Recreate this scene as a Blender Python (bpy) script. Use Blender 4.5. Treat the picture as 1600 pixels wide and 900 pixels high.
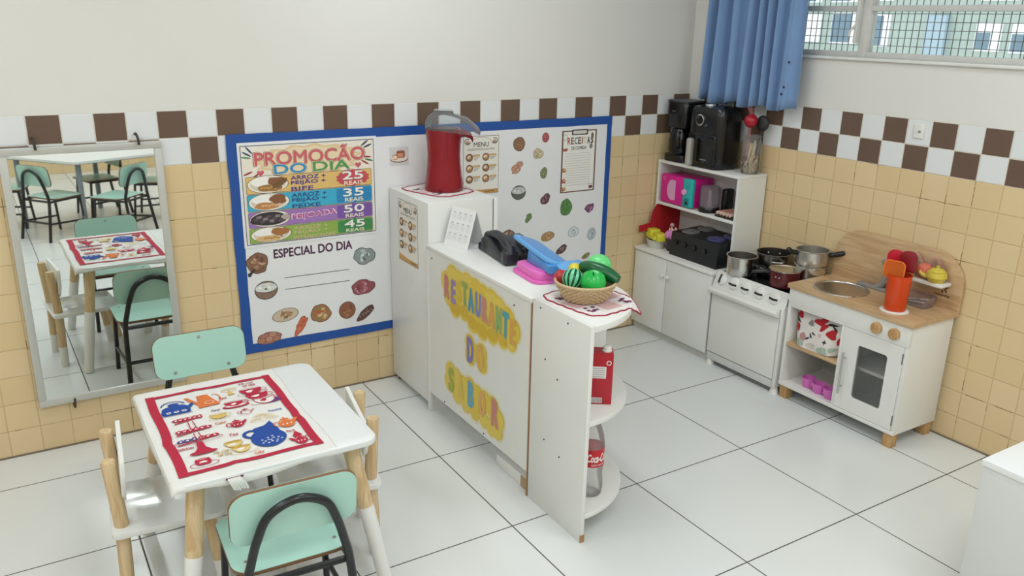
import bpy, bmesh, math, random
from mathutils import Vector, Matrix
R = math.radians
random.seed(7)
for o in list(bpy.data.objects): bpy.data.objects.remove(o, do_unlink=True)
SC = bpy.context.scene
COL = SC.collection

# ------------------------------------------------------------------ camera, light, exposure
cam_d = bpy.data.cameras.new('camera'); cam = bpy.data.objects.new('camera', cam_d); COL.objects.link(cam)
cam_d.sensor_width = 36.0; cam_d.lens = 29.096; cam_d.clip_start = 0.02; cam_d.clip_end = 200
cam.matrix_world = (Matrix.Translation((-3.5295, -3.7092, 1.7795)) @ Matrix.Rotation(-0.559712, 4, 'Z')
                    @ Matrix.Rotation(1.26059, 4, 'X') @ Matrix.Rotation(0.0213219, 4, 'Z'))
SC.camera = cam
W = bpy.data.worlds.new('overcast_sky'); SC.world = W; W.use_nodes = True
W.node_tree.nodes['Background'].inputs[0].default_value = (0.88, 0.94, 1.0, 1)
W.node_tree.nodes['Background'].inputs[1].default_value = 1.4
SC.view_settings.view_transform = 'Standard'; SC.view_settings.look = 'None'
SC.view_settings.gamma = 1.0; SC.view_settings.use_curve_mapping = False
SC.view_settings.exposure = 0.15
LAMP_W = 15.8
LAMPS = [(-2.74, -3.35), (-0.95, -3.2), (-2.74, -5.7), (-0.95, -5.7), (-4.6, -3.35), (-4.6, -5.7), (-4.4, -1.2), (-1.9, -1.05)]
LAMP_SCALE = {(-1.9, -1.05): 0.75, (-4.4, -1.2): 0.9}
ZC = 2.95

# ------------------------------------------------------------------ materials
def lin(c):
    return c / 12.92 if c <= 0.04045 else ((c + 0.055) / 1.055) ** 2.4
def rgb(h):
    h = h.lstrip('#'); return tuple(lin(int(h[i:i + 2], 16) / 255) for i in (0, 2, 4)) + (1,)
_M = {}
def nodes_of(name):
    m = bpy.data.materials.new(name); m.use_nodes = True
    nt = m.node_tree; return m, nt, nt.nodes['Principled BSDF']
def mat(name, hexc, rough=0.5, metal=0.0, var=0.06, scale=9.0, bump=0.0, bscale=120.0, spec=0.5, coat=0.0, sheen=0.0, sub=None):
    if name in _M: return _M[name]
    m, nt, p = nodes_of(name)
    c = rgb(hexc)
    tc = nt.nodes.new('ShaderNodeTexCoord'); n = nt.nodes.new('ShaderNodeTexNoise')
    n.inputs['Scale'].default_value = scale; n.inputs['Detail'].default_value = 3
    nt.links.new(tc.outputs['Object'], n.inputs['Vector'])
    mx = nt.nodes.new('ShaderNodeMix'); mx.data_type = 'RGBA'
    mx.inputs[6].default_value = tuple(x * (1 - var) for x in c[:3]) + (1,)
    mx.inputs[7].default_value = tuple(min(1, x * (1 + var)) for x in c[:3]) + (1,)
    nt.links.new(n.outputs['Fac'], mx.inputs[0]); nt.links.new(mx.outputs[2], p.inputs['Base Color'])
    p.inputs['Roughness'].default_value = rough; p.inputs['Metallic'].default_value = metal
    p.inputs['Specular IOR Level'].default_value = spec; p.inputs['Coat Weight'].default_value = coat
    p.inputs['Sheen Weight'].default_value = sheen
    if bump:
        n2 = nt.nodes.new('ShaderNodeTexNoise'); n2.inputs['Scale'].default_value = bscale
        nt.links.new(tc.outputs['Object'], n2.inputs['Vector'])
        b = nt.nodes.new('ShaderNodeBump'); b.inputs['Strength'].default_value = bump; b.inputs['Distance'].default_value = 0.004
        nt.links.new(n2.outputs['Fac'], b.inputs['Height']); nt.links.new(b.outputs['Normal'], p.inputs['Normal'])
    _M[name] = m; return m
def ink(hexc, rough=0.6):
    return mat('ink_' + hexc.strip('#') + ('' if rough == 0.6 else '_%d' % int(rough * 100)), hexc, rough, var=0.04, scale=60)
def wood(name, a, b, axis, rough=0.45, scale=7.0, bands=10.0):
    if name in _M: return _M[name]
    m, nt, p = nodes_of(name)
    tc = nt.nodes.new('ShaderNodeTexCoord'); mp = nt.nodes.new('ShaderNodeMapping')
    s = [bands, bands, bands]; s[axis] = 0.9
    mp.inputs['Scale'].default_value = s
    nt.links.new(tc.outputs['Object'], mp.inputs['Vector'])
    n = nt.nodes.new('ShaderNodeTexNoise'); n.inputs['Scale'].default_value = scale; n.inputs['Detail'].default_value = 4; n.inputs['Distortion'].default_value = 0.7
    nt.links.new(mp.outputs['Vector'], n.inputs['Vector'])
    r = nt.nodes.new('ShaderNodeValToRGB'); r.color_ramp.elements[0].position = 0.36; r.color_ramp.elements[1].position = 0.66
    r.color_ramp.elements[0].color = rgb(a); r.color_ramp.elements[1].color = rgb(b)
    nt.links.new(n.outputs['Fac'], r.inputs['Fac']); nt.links.new(r.outputs['Color'], p.inputs['Base Color'])
    p.inputs['Roughness'].default_value = rough
    _M[name] = m; return m
def clear(name, hexc, fac=0.12, rough=0.08, tint='#ffffff'):
    """thin transparent plastic or glass: see-through plus a fresnel gloss plus a little body colour"""
    if name in _M: return _M[name]
    m, nt, p = nodes_of(name)
    out = nt.nodes['Material Output']
    t = nt.nodes.new('ShaderNodeBsdfTransparent'); t.inputs[0].default_value = rgb(tint)
    n = nt.nodes.new('ShaderNodeTexNoise'); n.inputs['Scale'].default_value = 14
    mx0 = nt.nodes.new('ShaderNodeMath'); mx0.operation = 'MULTIPLY_ADD'; mx0.inputs[1].default_value = 0.1; mx0.inputs[2].default_value = fac - 0.05
    nt.links.new(n.outputs['Fac'], mx0.inputs[0])
    f = nt.nodes.new('ShaderNodeFresnel'); f.inputs[0].default_value = 1.42
    mx = nt.nodes.new('ShaderNodeMath'); mx.operation = 'MAXIMUM'
    nt.links.new(f.outputs[0], mx.inputs[0]); nt.links.new(mx0.outputs[0], mx.inputs[1])
    p.inputs['Base Color'].default_value = rgb(hexc); p.inputs['Roughness'].default_value = rough
    s = nt.nodes.new('ShaderNodeMixShader')
    nt.links.new(mx.outputs[0], s.inputs[0]); nt.links.new(t.outputs[0], s.inputs[1]); nt.links.new(p.outputs[0], s.inputs[2])
    nt.links.new(s.outputs[0], out.inputs[0])
    _M[name] = m; return m

class NG:
    def __init__(s, nt): s.nt = nt
    def m(s, op, a, b=None, c=None):
        n = s.nt.nodes.new('ShaderNodeMath'); n.operation = op
        for i, v in enumerate((a, b, c)):
            if v is None: continue
            if isinstance(v, (int, float)): n.inputs[i].default_value = v
            else: s.nt.links.new(v, n.inputs[i])
        return n.outputs[0]
    def mix(s, f, a, b):
        n = s.nt.nodes.new('ShaderNodeMix'); n.data_type = 'RGBA'
        for k, v in ((0, f), (6, a), (7, b)):
            if isinstance(v, tuple): n.inputs[k].default_value = v
            elif isinstance(v, (int, float)): n.inputs[k].default_value = v
            else: s.nt.links.new(v, n.inputs[k])
        return n.outputs[2]

T = 0.118                        # wall tile side
ZB, ZT = 1.177, 1.4035           # top of the beige tiles, top of the chequered rows
def wall_material(name, axis, off, odd):
    m, nt, p = nodes_of(name); g = NG(nt)
    geo = nt.nodes.new('ShaderNodeNewGeometry'); sp = nt.nodes.new('ShaderNodeSeparateXYZ')
    nt.links.new(geo.outputs['Position'], sp.inputs[0])
    u = g.m('DIVIDE', g.m('SUBTRACT', sp.outputs[axis], off), T)
    z = sp.outputs[2]
    rb = g.m('DIVIDE', z, ZB / 10); rt = g.m('DIVIDE', g.m('SUBTRACT', z, ZB), (ZT - ZB) / 2)
    upper = g.m('GREATER_THAN', z, ZB); paint = g.m('GREATER_THAN', z, ZT)
    v = g.m('ADD', g.m('MULTIPLY', rb, g.m('SUBTRACT', 1, upper)), g.m('MULTIPLY', rt, upper))
    eu = g.m('PINGPONG', u, 0.5); ev = g.m('PINGPONG', v, 0.5)
    e = g.m('MINIMUM', eu, ev)
    jn = nt.nodes.new('ShaderNodeTexNoise'); jn.inputs['Scale'].default_value = 35
    nt.links.new(geo.outputs['Position'], jn.inputs['Vector'])
    e2 = g.m('ADD', e, g.m('MULTIPLY', g.m('SUBTRACT', jn.outputs['Fac'], 0.5), 0.014))
    grout = g.m('MULTIPLY', g.m('LESS_THAN', e2, 0.018), g.m('SUBTRACT', 1, paint))
    par = g.m('PINGPONG', g.m('ADD', g.m('ADD', g.m('FLOOR', u), g.m('FLOOR', rt)), odd), 1.0)
    brown = g.m('GREATER_THAN', par, 0.5)
    wn = nt.nodes.new('ShaderNodeTexWhiteNoise'); wn.noise_dimensions = '2D'
    cv = nt.nodes.new('ShaderNodeCombineXYZ'); nt.links.new(g.m('FLOOR', u), cv.inputs[0]); nt.links.new(g.m('FLOOR', v), cv.inputs[1])
    nt.links.new(cv.outputs[0], wn.inputs['Vector'])
    beige = g.mix(wn.outputs['Value'], rgb('#dcc295'), rgb('#e1c99f'))
    beige = g.mix(grout, beige, rgb('#cdb488'))
    dn = nt.nodes.new('ShaderNodeTexNoise'); dn.inputs['Scale'].default_value = 7; dn.inputs['Detail'].default_value = 4
    nt.links.new(geo.outputs['Position'], dn.inputs['Vector'])
    grime = g.m('MULTIPLY', g.m('MULTIPLY', g.m('LESS_THAN', e2, 0.013), g.m('GREATER_THAN', dn.outputs['Fac'], 0.60)), g.m('SUBTRACT', 1, upper))
    beige = g.mix(grime, beige, rgb('#8a7654'))
    chk = g.mix(brown, rgb('#e3e5e6'), rgb('#6b564a'))
    chk = g.mix(grout, chk, rgb('#d6cfc2'))
    big = nt.nodes.new('ShaderNodeTexNoise'); big.inputs['Scale'].default_value = 1.7; big.inputs['Detail'].default_value = 5
    nt.links.new(geo.outputs['Position'], big.inputs['Vector'])
    pc = g.mix(big.outputs['Fac'], rgb('#dedcd6'), rgb('#e6e4df'))
    c = g.mix(upper, beige, chk); c = g.mix(paint, c, pc)
    nt.links.new(c, p.inputs['Base Color'])
    nt.links.new(g.m('ADD', 0.33, g.m('MULTIPLY', paint, 0.3)), p.inputs['Roughness'])
    p.inputs['Specular IOR Level'].default_value = 0.35
    sm = g.m('MINIMUM', g.m('DIVIDE', e2, 0.035), 1.0)
    sm = g.m('MAXIMUM', sm, paint)
    b = nt.nodes.new('ShaderNodeBump'); b.inputs['Strength'].default_value = 0.5; b.inputs['Distance'].default_value = 0.0025
    nt.links.new(sm, b.inputs['Height']); nt.links.new(b.outputs['Normal'], p.inputs['Normal'])
    return m
FT = 0.59625; FOX, FOY = -7.70466608 * T, -12.4434727 * T
def floor_material():
    m, nt, p = nodes_of('glazed_floor_tile'); g = NG(nt)
    geo = nt.nodes.new('ShaderNodeNewGeometry'); sp = nt.nodes.new('ShaderNodeSeparateXYZ')
    nt.links.new(geo.outputs['Position'], sp.inputs[0])
    u = g.m('DIVIDE', g.m('SUBTRACT', sp.outputs[0], FOX), FT); v = g.m('DIVIDE', g.m('SUBTRACT', sp.outputs[1], FOY), FT)
    e = g.m('MINIMUM', g.m('PINGPONG', u, 0.5), g.m('PINGPONG', v, 0.5))
    gr = g.m('LESS_THAN', e, 0.0042)
    n = nt.nodes.new('ShaderNodeTexNoise'); n.inputs['Scale'].default_value = 2.2; n.inputs['Detail'].default_value = 6
    nt.links.new(geo.outputs['Position'], n.inputs['Vector'])
    c = g.mix(n.outputs['Fac'], rgb('#d9dcda'), rgb('#e3e5e3'))
    c = g.mix(gr, c, rgb('#4c4a46'))
    nt.links.new(c, p.inputs['Base Color'])
    nt.links.new(g.m('ADD', 0.24, g.m('MULTIPLY', gr, 0.5)), p.inputs['Roughness'])
    n2 = nt.nodes.new('ShaderNodeTexNoise'); n2.inputs['Scale'].default_value = 9
    nt.links.new(geo.outputs['Position'], n2.inputs['Vector'])
    hh = g.m('ADD', g.m('MINIMUM', g.m('DIVIDE', e, 0.008), 1.0), g.m('MULTIPLY', n2.outputs['Fac'], 0.12))
    b = nt.nodes.new('ShaderNodeBump'); b.inputs['Strength'].default_value = 0.25; b.inputs['Distance'].default_value = 0.002
    nt.links.new(hh, b.inputs['Height']); nt.links.new(b.outputs['Normal'], p.inputs['Normal'])
    return m

# ------------------------------------------------------------------ mesh builder
def FR(O, U, V):
    U = Vector(U).normalized(); V = Vector(V).normalized(); return (Vector(O), U, V, U.cross(V))
FRZ = FR((0, 0, 0), (1, 0, 0), (0, 1, 0))
_G = {}
def glyphs(s, bold=0.0, shear=0.0):
    k = (s, bold, shear)
    if k in _G: return _G[k]
    c = bpy.data.curves.new('lettering', 'FONT'); c.body = s; c.offset = bold; c.shear = shear; c.resolution_u = 3
    o = bpy.data.objects.new('lettering', c); COL.objects.link(o)
    dg = bpy.context.evaluated_depsgraph_get(); dg.update()
    me = bpy.data.meshes.new_from_object(o.evaluated_get(dg))
    vs = [(v.co.x, v.co.y) for v in me.vertices]; fs = [tuple(p.vertices) for p in me.polygons]
    bpy.data.objects.remove(o); bpy.data.meshes.remove(me); bpy.data.curves.remove(c)
    x0 = min(v[0] for v in vs); x1 = max(v[0] for v in vs); y0 = min(v[1] for v in vs); y1 = max(v[1] for v in vs)
    _G[k] = ([((a - x0) / (x1 - x0), (b - y0) / (y1 - y0)) for a, b in vs], fs, (x1 - x0) / (y1 - y0)); return _G[k]

def rrect(w, h, r, n=6, cx=0.0, cy=0.0):
    pts = []
    rs = r if isinstance(r, (list, tuple)) else [r] * 4      # bl, br, tr, tl
    for i, (sx, sy, a0) in enumerate(((-1, -1, 180), (1, -1, 270), (1, 1, 0), (-1, 1, 90))):
        q = max(rs[i], 1e-5)
        for k in range(n + 1):
            a = R(a0 + 90 * k / n)
            pts.append((cx + sx * (w / 2 - q) + q * math.cos(a), cy + sy * (h / 2 - q) + q * math.sin(a)))
    return pts
def catmull(P, n=8, closed=False):
    P = [Vector(p) for p in P]; out = []; N = len(P)
    rng = range(N if closed else N - 1)
    for i in rng:
        g = (lambda k: P[k % N]) if closed else (lambda k: P[min(max(k, 0), N - 1)])
        p0, p1, p2, p3 = g(i - 1), g(i), g(i + 1), g(i + 2)
        for k in range(n):
            t = k / n
            out.append(0.5 * ((2 * p1) + (-p0 + p2) * t + (2 * p0 - 5 * p1 + 4 * p2 - p3) * t * t + (-p0 + 3 * p1 - 3 * p2 + p3) * t ** 3))
    if not closed: out.append(P[-1])
    return out

class MB:
    def __init__(s, fr=FRZ):
        s.bm = bmesh.new(); s.mats = []; s.h = 0.0; s.fr = fr; s.step = 0.00005
    def sl(s, m):
        if m not in s.mats: s.mats.append(m)
        return s.mats.index(m)
    def raw(s, vs, fs, m):
        k = s.sl(m); bv = [s.bm.verts.new(v) for v in vs]
        for f in fs:
            try: s.bm.faces.new([bv[i] for i in f]).material_index = k
            except ValueError: pass
        return bv
    def join(s, tb, m, mtx=None):
        if mtx is not None: bmesh.ops.transform(tb, matrix=mtx, verts=tb.verts)
        tb.verts.index_update()
        s.raw([v.co.copy() for v in tb.verts], [[v.index for v in f.verts] for f in tb.faces], m); tb.free()
    def box(s, x0, x1, y0, y1, z0, z1, m, bev=0.0, seg=2, mtx=None):
        tb = bmesh.new(); bmesh.ops.create_cube(tb, size=1)
        for v in tb.verts:
            v.co = Vector((x0 + (v.co.x + .5) * (x1 - x0), y0 + (v.co.y + .5) * (y1 - y0), z0 + (v.co.z + .5) * (z1 - z0)))
        if bev: bmesh.ops.bevel(tb, geom=list(tb.edges), offset=bev, segments=seg, affect='EDGES', profile=0.5)
        s.join(tb, m, mtx); return s
    def prism(s, pts, h0, h1, m, fr=None, bev=0.0, holes=None):
        """2D outline extruded from h0 to h1 along the frame's normal; optional holes (lists of points)"""
        O, U, V, N = fr or s.fr
        tb = bmesh.new(); loops = []
        for L in [pts] + (holes or []):
            vs = [tb.verts.new((a, b, h0)) for a, b in L]
            loops.append([tb.edges.new((vs[i], vs[(i + 1) % len(vs)])) for i in range(len(vs))])
        if holes:
            bmesh.ops.triangle_fill(tb, use_beauty=True, use_dissolve=False, edges=list(tb.edges))
        else:
            f = tb.faces.new(list(tb.verts))
        ext = bmesh.ops.extrude_face_region(tb, geom=list(tb.faces))
        for v in [g for g in ext['geom'] if isinstance(g, bmesh.types.BMVert)]: v.co.z = h1
        bmesh.ops.recalc_face_normals(tb, faces=list(tb.faces))
        if bev and not holes:
            ed = [e for e in tb.edges if abs(e.verts[0].co.z - e.verts[1].co.z) < 1e-7]
            bmesh.ops.bevel(tb, geom=ed, offset=bev, segments=2, affect='EDGES', profile=0.5)
        if not holes:
            bmesh.ops.triangulate(tb, faces=[f for f in tb.faces if len(f.verts) > 4])
        for v in tb.verts: v.co = O + U * v.co.x + V * v.co.y + N * v.co.z
        s.join(tb, m); return s
    def lathe(s, c, prof, m, n=32, axis=(0, 0, 1), sq=None):
        A = Vector(axis).normalized()
        X = A.orthogonal().normalized() if abs(A.z) < 0.99 else Vector((1, 0, 0)); Y = A.cross(X)
        c = Vector(c); vs = []; fs = []
        for r, z in prof:
            for k in range(n):
                a = 2 * math.pi * k / n
                ca, sa = math.cos(a), math.sin(a)
                if sq:
                    d = (abs(ca) ** sq + abs(sa) ** sq) ** (1 / sq); ca /= d; sa /= d
                vs.append(c + A * z + X * (r * ca) + Y * (r * sa))
        for i in range(len(prof) - 1):
            for k in range(n):
                fs.append((i * n + k, i * n + (k + 1) % n, (i + 1) * n + (k + 1) % n, (i + 1) * n + k))
        if prof[0][0] > 1e-6 and prof[0] != prof[-1]: fs.append(tuple(range(n))[::-1])
        if prof[-1][0] > 1e-6 and prof[0] != prof[-1]: fs.append(tuple((len(prof) - 1) * n + k for k in range(n)))
        s.raw(vs, fs, m); return s
    def cyl(s, p0, p1, r0, m, r1=None, n=20):
        p0, p1 = Vector(p0), Vector(p1)
        return s.lathe(p0, [(r0, 0), (r0 if r1 is None else r1, (p1 - p0).length)], m, n, axis=p1 - p0)
    def tube(s, P, r, m, n=10, closed=False, cap=True):
        P = [Vector(p) for p in P]; N = len(P); vs = []; fs = []
        rr = r if isinstance(r, (list, tuple)) else [r] * N
        t0 = (P[1] - P[0]).normalized(); nrm = t0.orthogonal().normalized()
        for i in range(N):
            if closed: t = (P[(i + 1) % N] - P[i - 1]).normalized()
            else: t = (P[min(i + 1, N - 1)] - P[max(i - 1, 0)]).normalized()
            nrm = (nrm - t * nrm.dot(t)).normalized(); b = t.cross(nrm)
            for k in range(n):
                a = 2 * math.pi * k / n; vs.append(P[i] + (nrm * math.cos(a) + b * math.sin(a)) * rr[i])
        for i in range(N if closed else N - 1):
            j = (i + 1) % N
            for k in range(n): fs.append((i * n + k, i * n + (k + 1) % n, j * n + (k + 1) % n, j * n + k))
        if cap and not closed: fs.append(tuple(range(n))[::-1]); fs.append(tuple((N - 1) * n + k for k in range(n)))
        s.raw(vs, fs, m); return s
    def ball(s, c, r, m, u=20, v=12, mtx=None):
        tb = bmesh.new(); bmesh.ops.create_uvsphere(tb, u_segments=u, v_segments=v, radius=1)
        rr = r if isinstance(r, (list, tuple)) else (r, r, r)
        M = Matrix.Translation(c) @ (mtx or Matrix()) @ Matrix.Diagonal((rr[0], rr[1], rr[2], 1))
        s.join(tb, m, M); return s
    def grid(s, f, nu, nv, m, th=0.0):
        vs = [Vector(f(i / nu, j / nv)) for j in range(nv + 1) for i in range(nu + 1)]
        fs = [(j * (nu + 1) + i, j * (nu + 1) + i + 1, (j + 1) * (nu + 1) + i + 1, (j + 1) * (nu + 1) + i) for j in range(nv) for i in range(nu)]
        if th:
            tb = bmesh.new(); bv = [tb.verts.new(v) for v in vs]
            for q in fs: tb.faces.new([bv[i] for i in q])
            tb.normal_update(); bmesh.ops.solidify(tb, geom=list(tb.faces), thickness=th); s.join(tb, m)
        else: s.raw(vs, fs, m)
        return s
    # ---- flat printing in the frame s.fr, each call a hair above the last
    def P(s, u, v): O, U, V, N = s.fr; return O + U * u + V * v + N * s.h
    def poly(s, pts, m, up=True):
        if up: s.h += s.step
        tb = bmesh.new(); f = tb.faces.new([tb.verts.new((a, b, 0)) for a, b in pts]); f.normal_update()
        if len(pts) > 4: bmesh.ops.triangulate(tb, faces=[f])
        tb.normal_update()
        for q in tb.faces:
            if q.normal.z < 0: q.normal_flip()
        O, U, V, N = s.fr
        for v in tb.verts: v.co = O + U * v.co.x + V * v.co.y + N * s.h
        s.join(tb, m); return s
    def rect(s, u0, v0, u1, v1, m, r=0.0):
        if r: return s.poly(rrect(u1 - u0, v1 - v0, r, 4, (u0 + u1) / 2, (v0 + v1) / 2), m)
        return s.poly([(u0, v0), (u1, v0), (u1, v1), (u0, v1)], m)
    def blob(s, u, v, rx, ry, m, wob=0.0, seed=0, n=26, rot=0.0, a0=0.0, a1=360.0):
        rd = random.Random(seed); ph = [rd.uniform(0, 6.3) for _ in range(4)]
        pts = []
        full = abs(a1 - a0 - 360) < 1e-6
        for k in range(n if full else n + 1):
            a = R(a0 + (a1 - a0) * k / n)
            w = 1 + wob * (math.sin(2 * a + ph[0]) + math.sin(3 * a + ph[1]) * .8 + math.sin(5 * a + ph[2]) * .6 + math.sin(8 * a + ph[3]) * .4) / 2
            x, y = rx * w * math.cos(a), ry * w * math.sin(a)
            pts.append((u + x * math.cos(rot) - y * math.sin(rot), v + x * math.sin(rot) + y * math.cos(rot)))
        return s.poly(pts, m)
    def star(s, u, v, rx, ry, n, k, m):
        return s.poly([(u + rx * (1 if i % 2 else k) * math.cos(math.pi * i / n), v + ry * (1 if i % 2 else k) * math.sin(math.pi * i / n)) for i in range(2 * n)], m)
    def stroke(s, pts, w, m, closed=False):
        s.h += s.step; n = len(pts); L = []; Rr = []
        for i in range(n):
            a = pts[(i - 1) % n] if closed else pts[max(i - 1, 0)]; b = pts[(i + 1) % n] if closed else pts[min(i + 1, n - 1)]
            dx, dy = b[0] - a[0], b[1] - a[1]; l = math.hypot(dx, dy) or 1
            nx, ny = -dy / l * w / 2, dx / l * w / 2
            L.append((pts[i][0] + nx, pts[i][1] + ny)); Rr.append((pts[i][0] - nx, pts[i][1] - ny))
        vs = [s.P(*p) for p in L] + [s.P(*p) for p in Rr]
        fs = [(n + i, n + (i + 1) % n, (i + 1) % n, i) for i in range(n if closed else n - 1)]
        s.raw(vs, fs, m); return s
    def ring(s, u, v, rx, ry, w, m, a0=0, a1=360, n=22, rot=0.0):
        full = abs(a1 - a0) >= 359.9; pts = []
        for k in range(n if full else n + 1):
            a = R(a0 + (a1 - a0) * k / n); x, y = rx * math.cos(a), ry * math.sin(a)
            pts.append((u + x * math.cos(rot) - y * math.sin(rot), v + x * math.sin(rot) + y * math.cos(rot)))
        return s.stroke(pts, w, m, full)
    def text(s, t, u0, v0, u1, v1, m, bold=0.0, shear=0.0, rot=0.0, dv=0.0):
        """lettering fitted to the box; dv tilts the baseline (rise over the whole width)"""
        s.h += s.step; vs, fs, asp = glyphs(t, 0.0, shear)
        d = bold * (v1 - v0) * 1.1; d = min(d, (u1 - u0) * .2)
        cx, cy = (u0 + u1) / 2, (v0 + v1) / 2
        n = 8 if bold > .02 else 4
        for k in range(n if bold else 1):
            ox, oy = (d * math.cos(2 * math.pi * k / n), d * math.sin(2 * math.pi * k / n)) if bold else (0, 0); out = []
            s.h += s.step * .04
            for a, b in vs:
                x, y = (a - .5) * (u1 - u0 - 2 * d) + ox, (b - .5) * (v1 - v0 - 2 * d) + (a - .5) * dv + oy
                out.append(s.P(cx + x * math.cos(rot) - y * math.sin(rot), cy + x * math.sin(rot) + y * math.cos(rot)))
            s.raw(out, fs, m)
        return s
    # ---- link
    def build(s, name, parent=None, origin=None, local=False, sharp=0.7, smooth=True, recalc=True):
        if recalc: pass
        inv = Matrix()
        if parent is not None and not local: inv = world_of(parent).inverted()
        elif origin is not None: inv = Matrix.Translation(-Vector(origin))
        bmesh.ops.transform(s.bm, matrix=inv, verts=s.bm.verts)
        me = bpy.data.meshes.new(name); s.bm.to_mesh(me); s.bm.free()
        for m in s.mats: me.materials.append(m)
        if smooth:
            me.polygons.foreach_set('use_smooth', [True] * len(me.polygons))
            me.set_sharp_from_angle(angle=sharp)
        o = bpy.data.objects.new(name, me); COL.objects.link(o)
        if parent is not None: o.parent = parent
        elif origin is not None: o.location = origin
        return o
def world_of(o):
    m = o.matrix_basis.copy()
    while o.parent: o = o.parent; m = o.matrix_basis @ m
    return m
def tag(o, label, cat, group=None):
    o['label'] = label; o['category'] = cat
    if group: o['group'] = group
    return o
def thing(name, label, cat, loc=(0, 0, 0), rotz=0.0, group=None):
    o = bpy.data.objects.new(name, None); COL.objects.link(o); o.empty_display_size = 0.05
    o.location = loc; o.rotation_euler = (0, 0, rotz)
    return tag(o, label, cat, group)
def struct(mb, name, parent=None, **k):
    o = mb.build(name, parent, **k)
    if parent is None: o['kind'] = 'structure'
    return o
def dup(root, loc, rotz, label, group=None):
    r = root.copy(); COL.objects.link(r); r.location = loc; r.rotation_euler = (0, 0, rotz); r['label'] = label
    if group: r['group'] = group
    for ch in list(root.children):
        c = ch.copy(); COL.objects.link(c); c.parent = r
        for g in list(ch.children):
            d = g.copy(); COL.objects.link(d); d.parent = c
    return r

# ------------------------------------------------------------------ common materials
WHITE = mat('white_laminate', '#e4e4e0', 0.35, var=0.03)
WHITE2 = mat('white_paint', '#e8e7e2', 0.4, var=0.03)
EDGE = mat('raw_edge', '#a9805a', 0.7)
DARK = mat('dark_gap', '#2c2a28', 0.8)
BLACK = mat('black_plastic', '#111214', 0.24, var=0.1)
BLACKM = mat('black_enamel_tube', '#1d1f21', 0.3, var=0.1)
PAPER = mat('white_paper', '#e9e9ea', 0.65, var=0.02)
STEEL = mat('brushed_steel', '#c9c9c7', 0.24, 1.0)
ALU = mat('polished_aluminium', '#d2d0cb', 0.22, 1.0, bump=0.05, bscale=40)
PINE = wood('pine_post', '#c7a67a', '#dbc49c', 2, 0.5)
PINE_Y = wood('pine_plank', '#bb9870', '#d0b089', 1, 0.4, 6.0, 9.0)
PINE_B = wood('pine_block', '#b08452', '#cfa873', 2, 0.5)
MINT = mat('mint_laminate', '#aed8ca', 0.32, var=0.03)
PLY = mat('plywood_edge', '#7a5a3e', 0.6)
BLUE = mat('blue_border_paper', '#1b4f9e', 0.5, var=0.05)
RED = mat('red_plastic', '#8a0f20', 0.22, var=0.05)
CLEAR = clear('clear_plastic', '#f2f4f5', 0.14)
GLASS = clear('window_glass', '#ffffff', 0.06, 0.02)

# ------------------------------------------------------------------ the room
XL, YF = -5.6, -7.2
WY0, WY1, WZ0, WZ1 = -0.32, -4.9, 1.655, 2.72        # window opening in the right wall
b = MB(); b.box(XL - .12, 0.14, YF - .12, 0.12, -0.1, 0, floor_material()); struct(b, 'floor', smooth=False)
b = MB(); b.box(XL - .12, 0.14, YF - .12, 0.12, ZC, ZC + .1, mat('ceiling_paint', '#e9e8e4', 0.8)); struct(b, 'ceiling', smooth=False)
b = MB(); b.box(XL - .12, 0.14, 0, 0.12, 0, ZC, wall_material('back_wall_tile', 0, 0.0, 1)); struct(b, 'wall_back', smooth=False)
mr = wall_material('window_wall_tile', 1, -7.07927 * T, 1)
b = MB()
b.box(0, .14, YF - .12, 0, 0, WZ0, mr); b.box(0, .14, YF - .12, 0, WZ1, ZC, mr)
b.box(0, .14, WY0, 0, WZ0, WZ1, mr); b.box(0, .14, YF - .12, WY1, WZ0, WZ1, mr)
struct(b, 'wall_right', smooth=False)
b = MB(); b.box(XL - .12, XL, YF - .12, 0, 0, ZC, wall_material('side_wall_tile', 1, 0.0, 0)); struct(b, 'wall_left', smooth=False)
b = MB(); b.box(XL, 0, YF - .12, YF, 0, ZC, wall_material('front_wall_tile', 0, 0.0, 0)); struct(b, 'wall_front', smooth=False)
# dirt line along the foot of the walls
b = MB(); gm = mat('old_grout_line', '#7d6f5c', 0.9, var=0.35, scale=14)
b.box(XL, 0, -0.006, 0, 0, 0.006, gm); b.box(-0.006, 0, YF, 0, 0, 0.006, gm); struct(b, 'trim_1', smooth=False)

# window: frame, glass, guard mesh, sill
FRM = mat('old_white_window_paint', '#cfcfcb', 0.5, var=0.1, scale=25, bump=0.2, bscale=60)
win = bpy.data.objects.new('window_1', None); COL.objects.link(win); win.location = (0.06, -2.6, WZ0); win['kind'] = 'structure'
b = MB()
yw = [WY0, -1.105, -2.06, -3.0, -3.95, WY1]
for i, y in enumerate(yw):
    w = .023 if 0 < i < len(yw) - 1 else .025
    b.box(.03, .085, y - w, y + w, WZ0, WZ1, FRM, .004)
for z in (WZ0 + .013, 1.877, 2.19, 2.45, WZ1 - .02): b.box(.034, .08, WY1, WY0, z - .013, z + .013, FRM, .004)
b.build('window_frame', win)
b = MB()
b.box(.0, .032, -1.085, -1.07, 1.72, 1.98, FRM, .003); b.tube([(.015, -1.08, 1.83), (.0, -1.075, 1.80), (-.012, -1.06, 1.775), (-.012, -1.055, 1.75)], .006, FRM)
b.build('window_latch', win)
b = MB(); b.box(.056, .059, WY1, WY0, WZ0, WZ1, GLASS); b.build('pane', win)
b = MB(); WIRE = mat('guard_wire', '#2b3331', 0.6)
y = WY0
while y > WY1:
    b.box(.1225, .1255, y - .0014, y + .0014, WZ0, WZ1, WIRE); y -= .0335
z = WZ0 + .02
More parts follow.
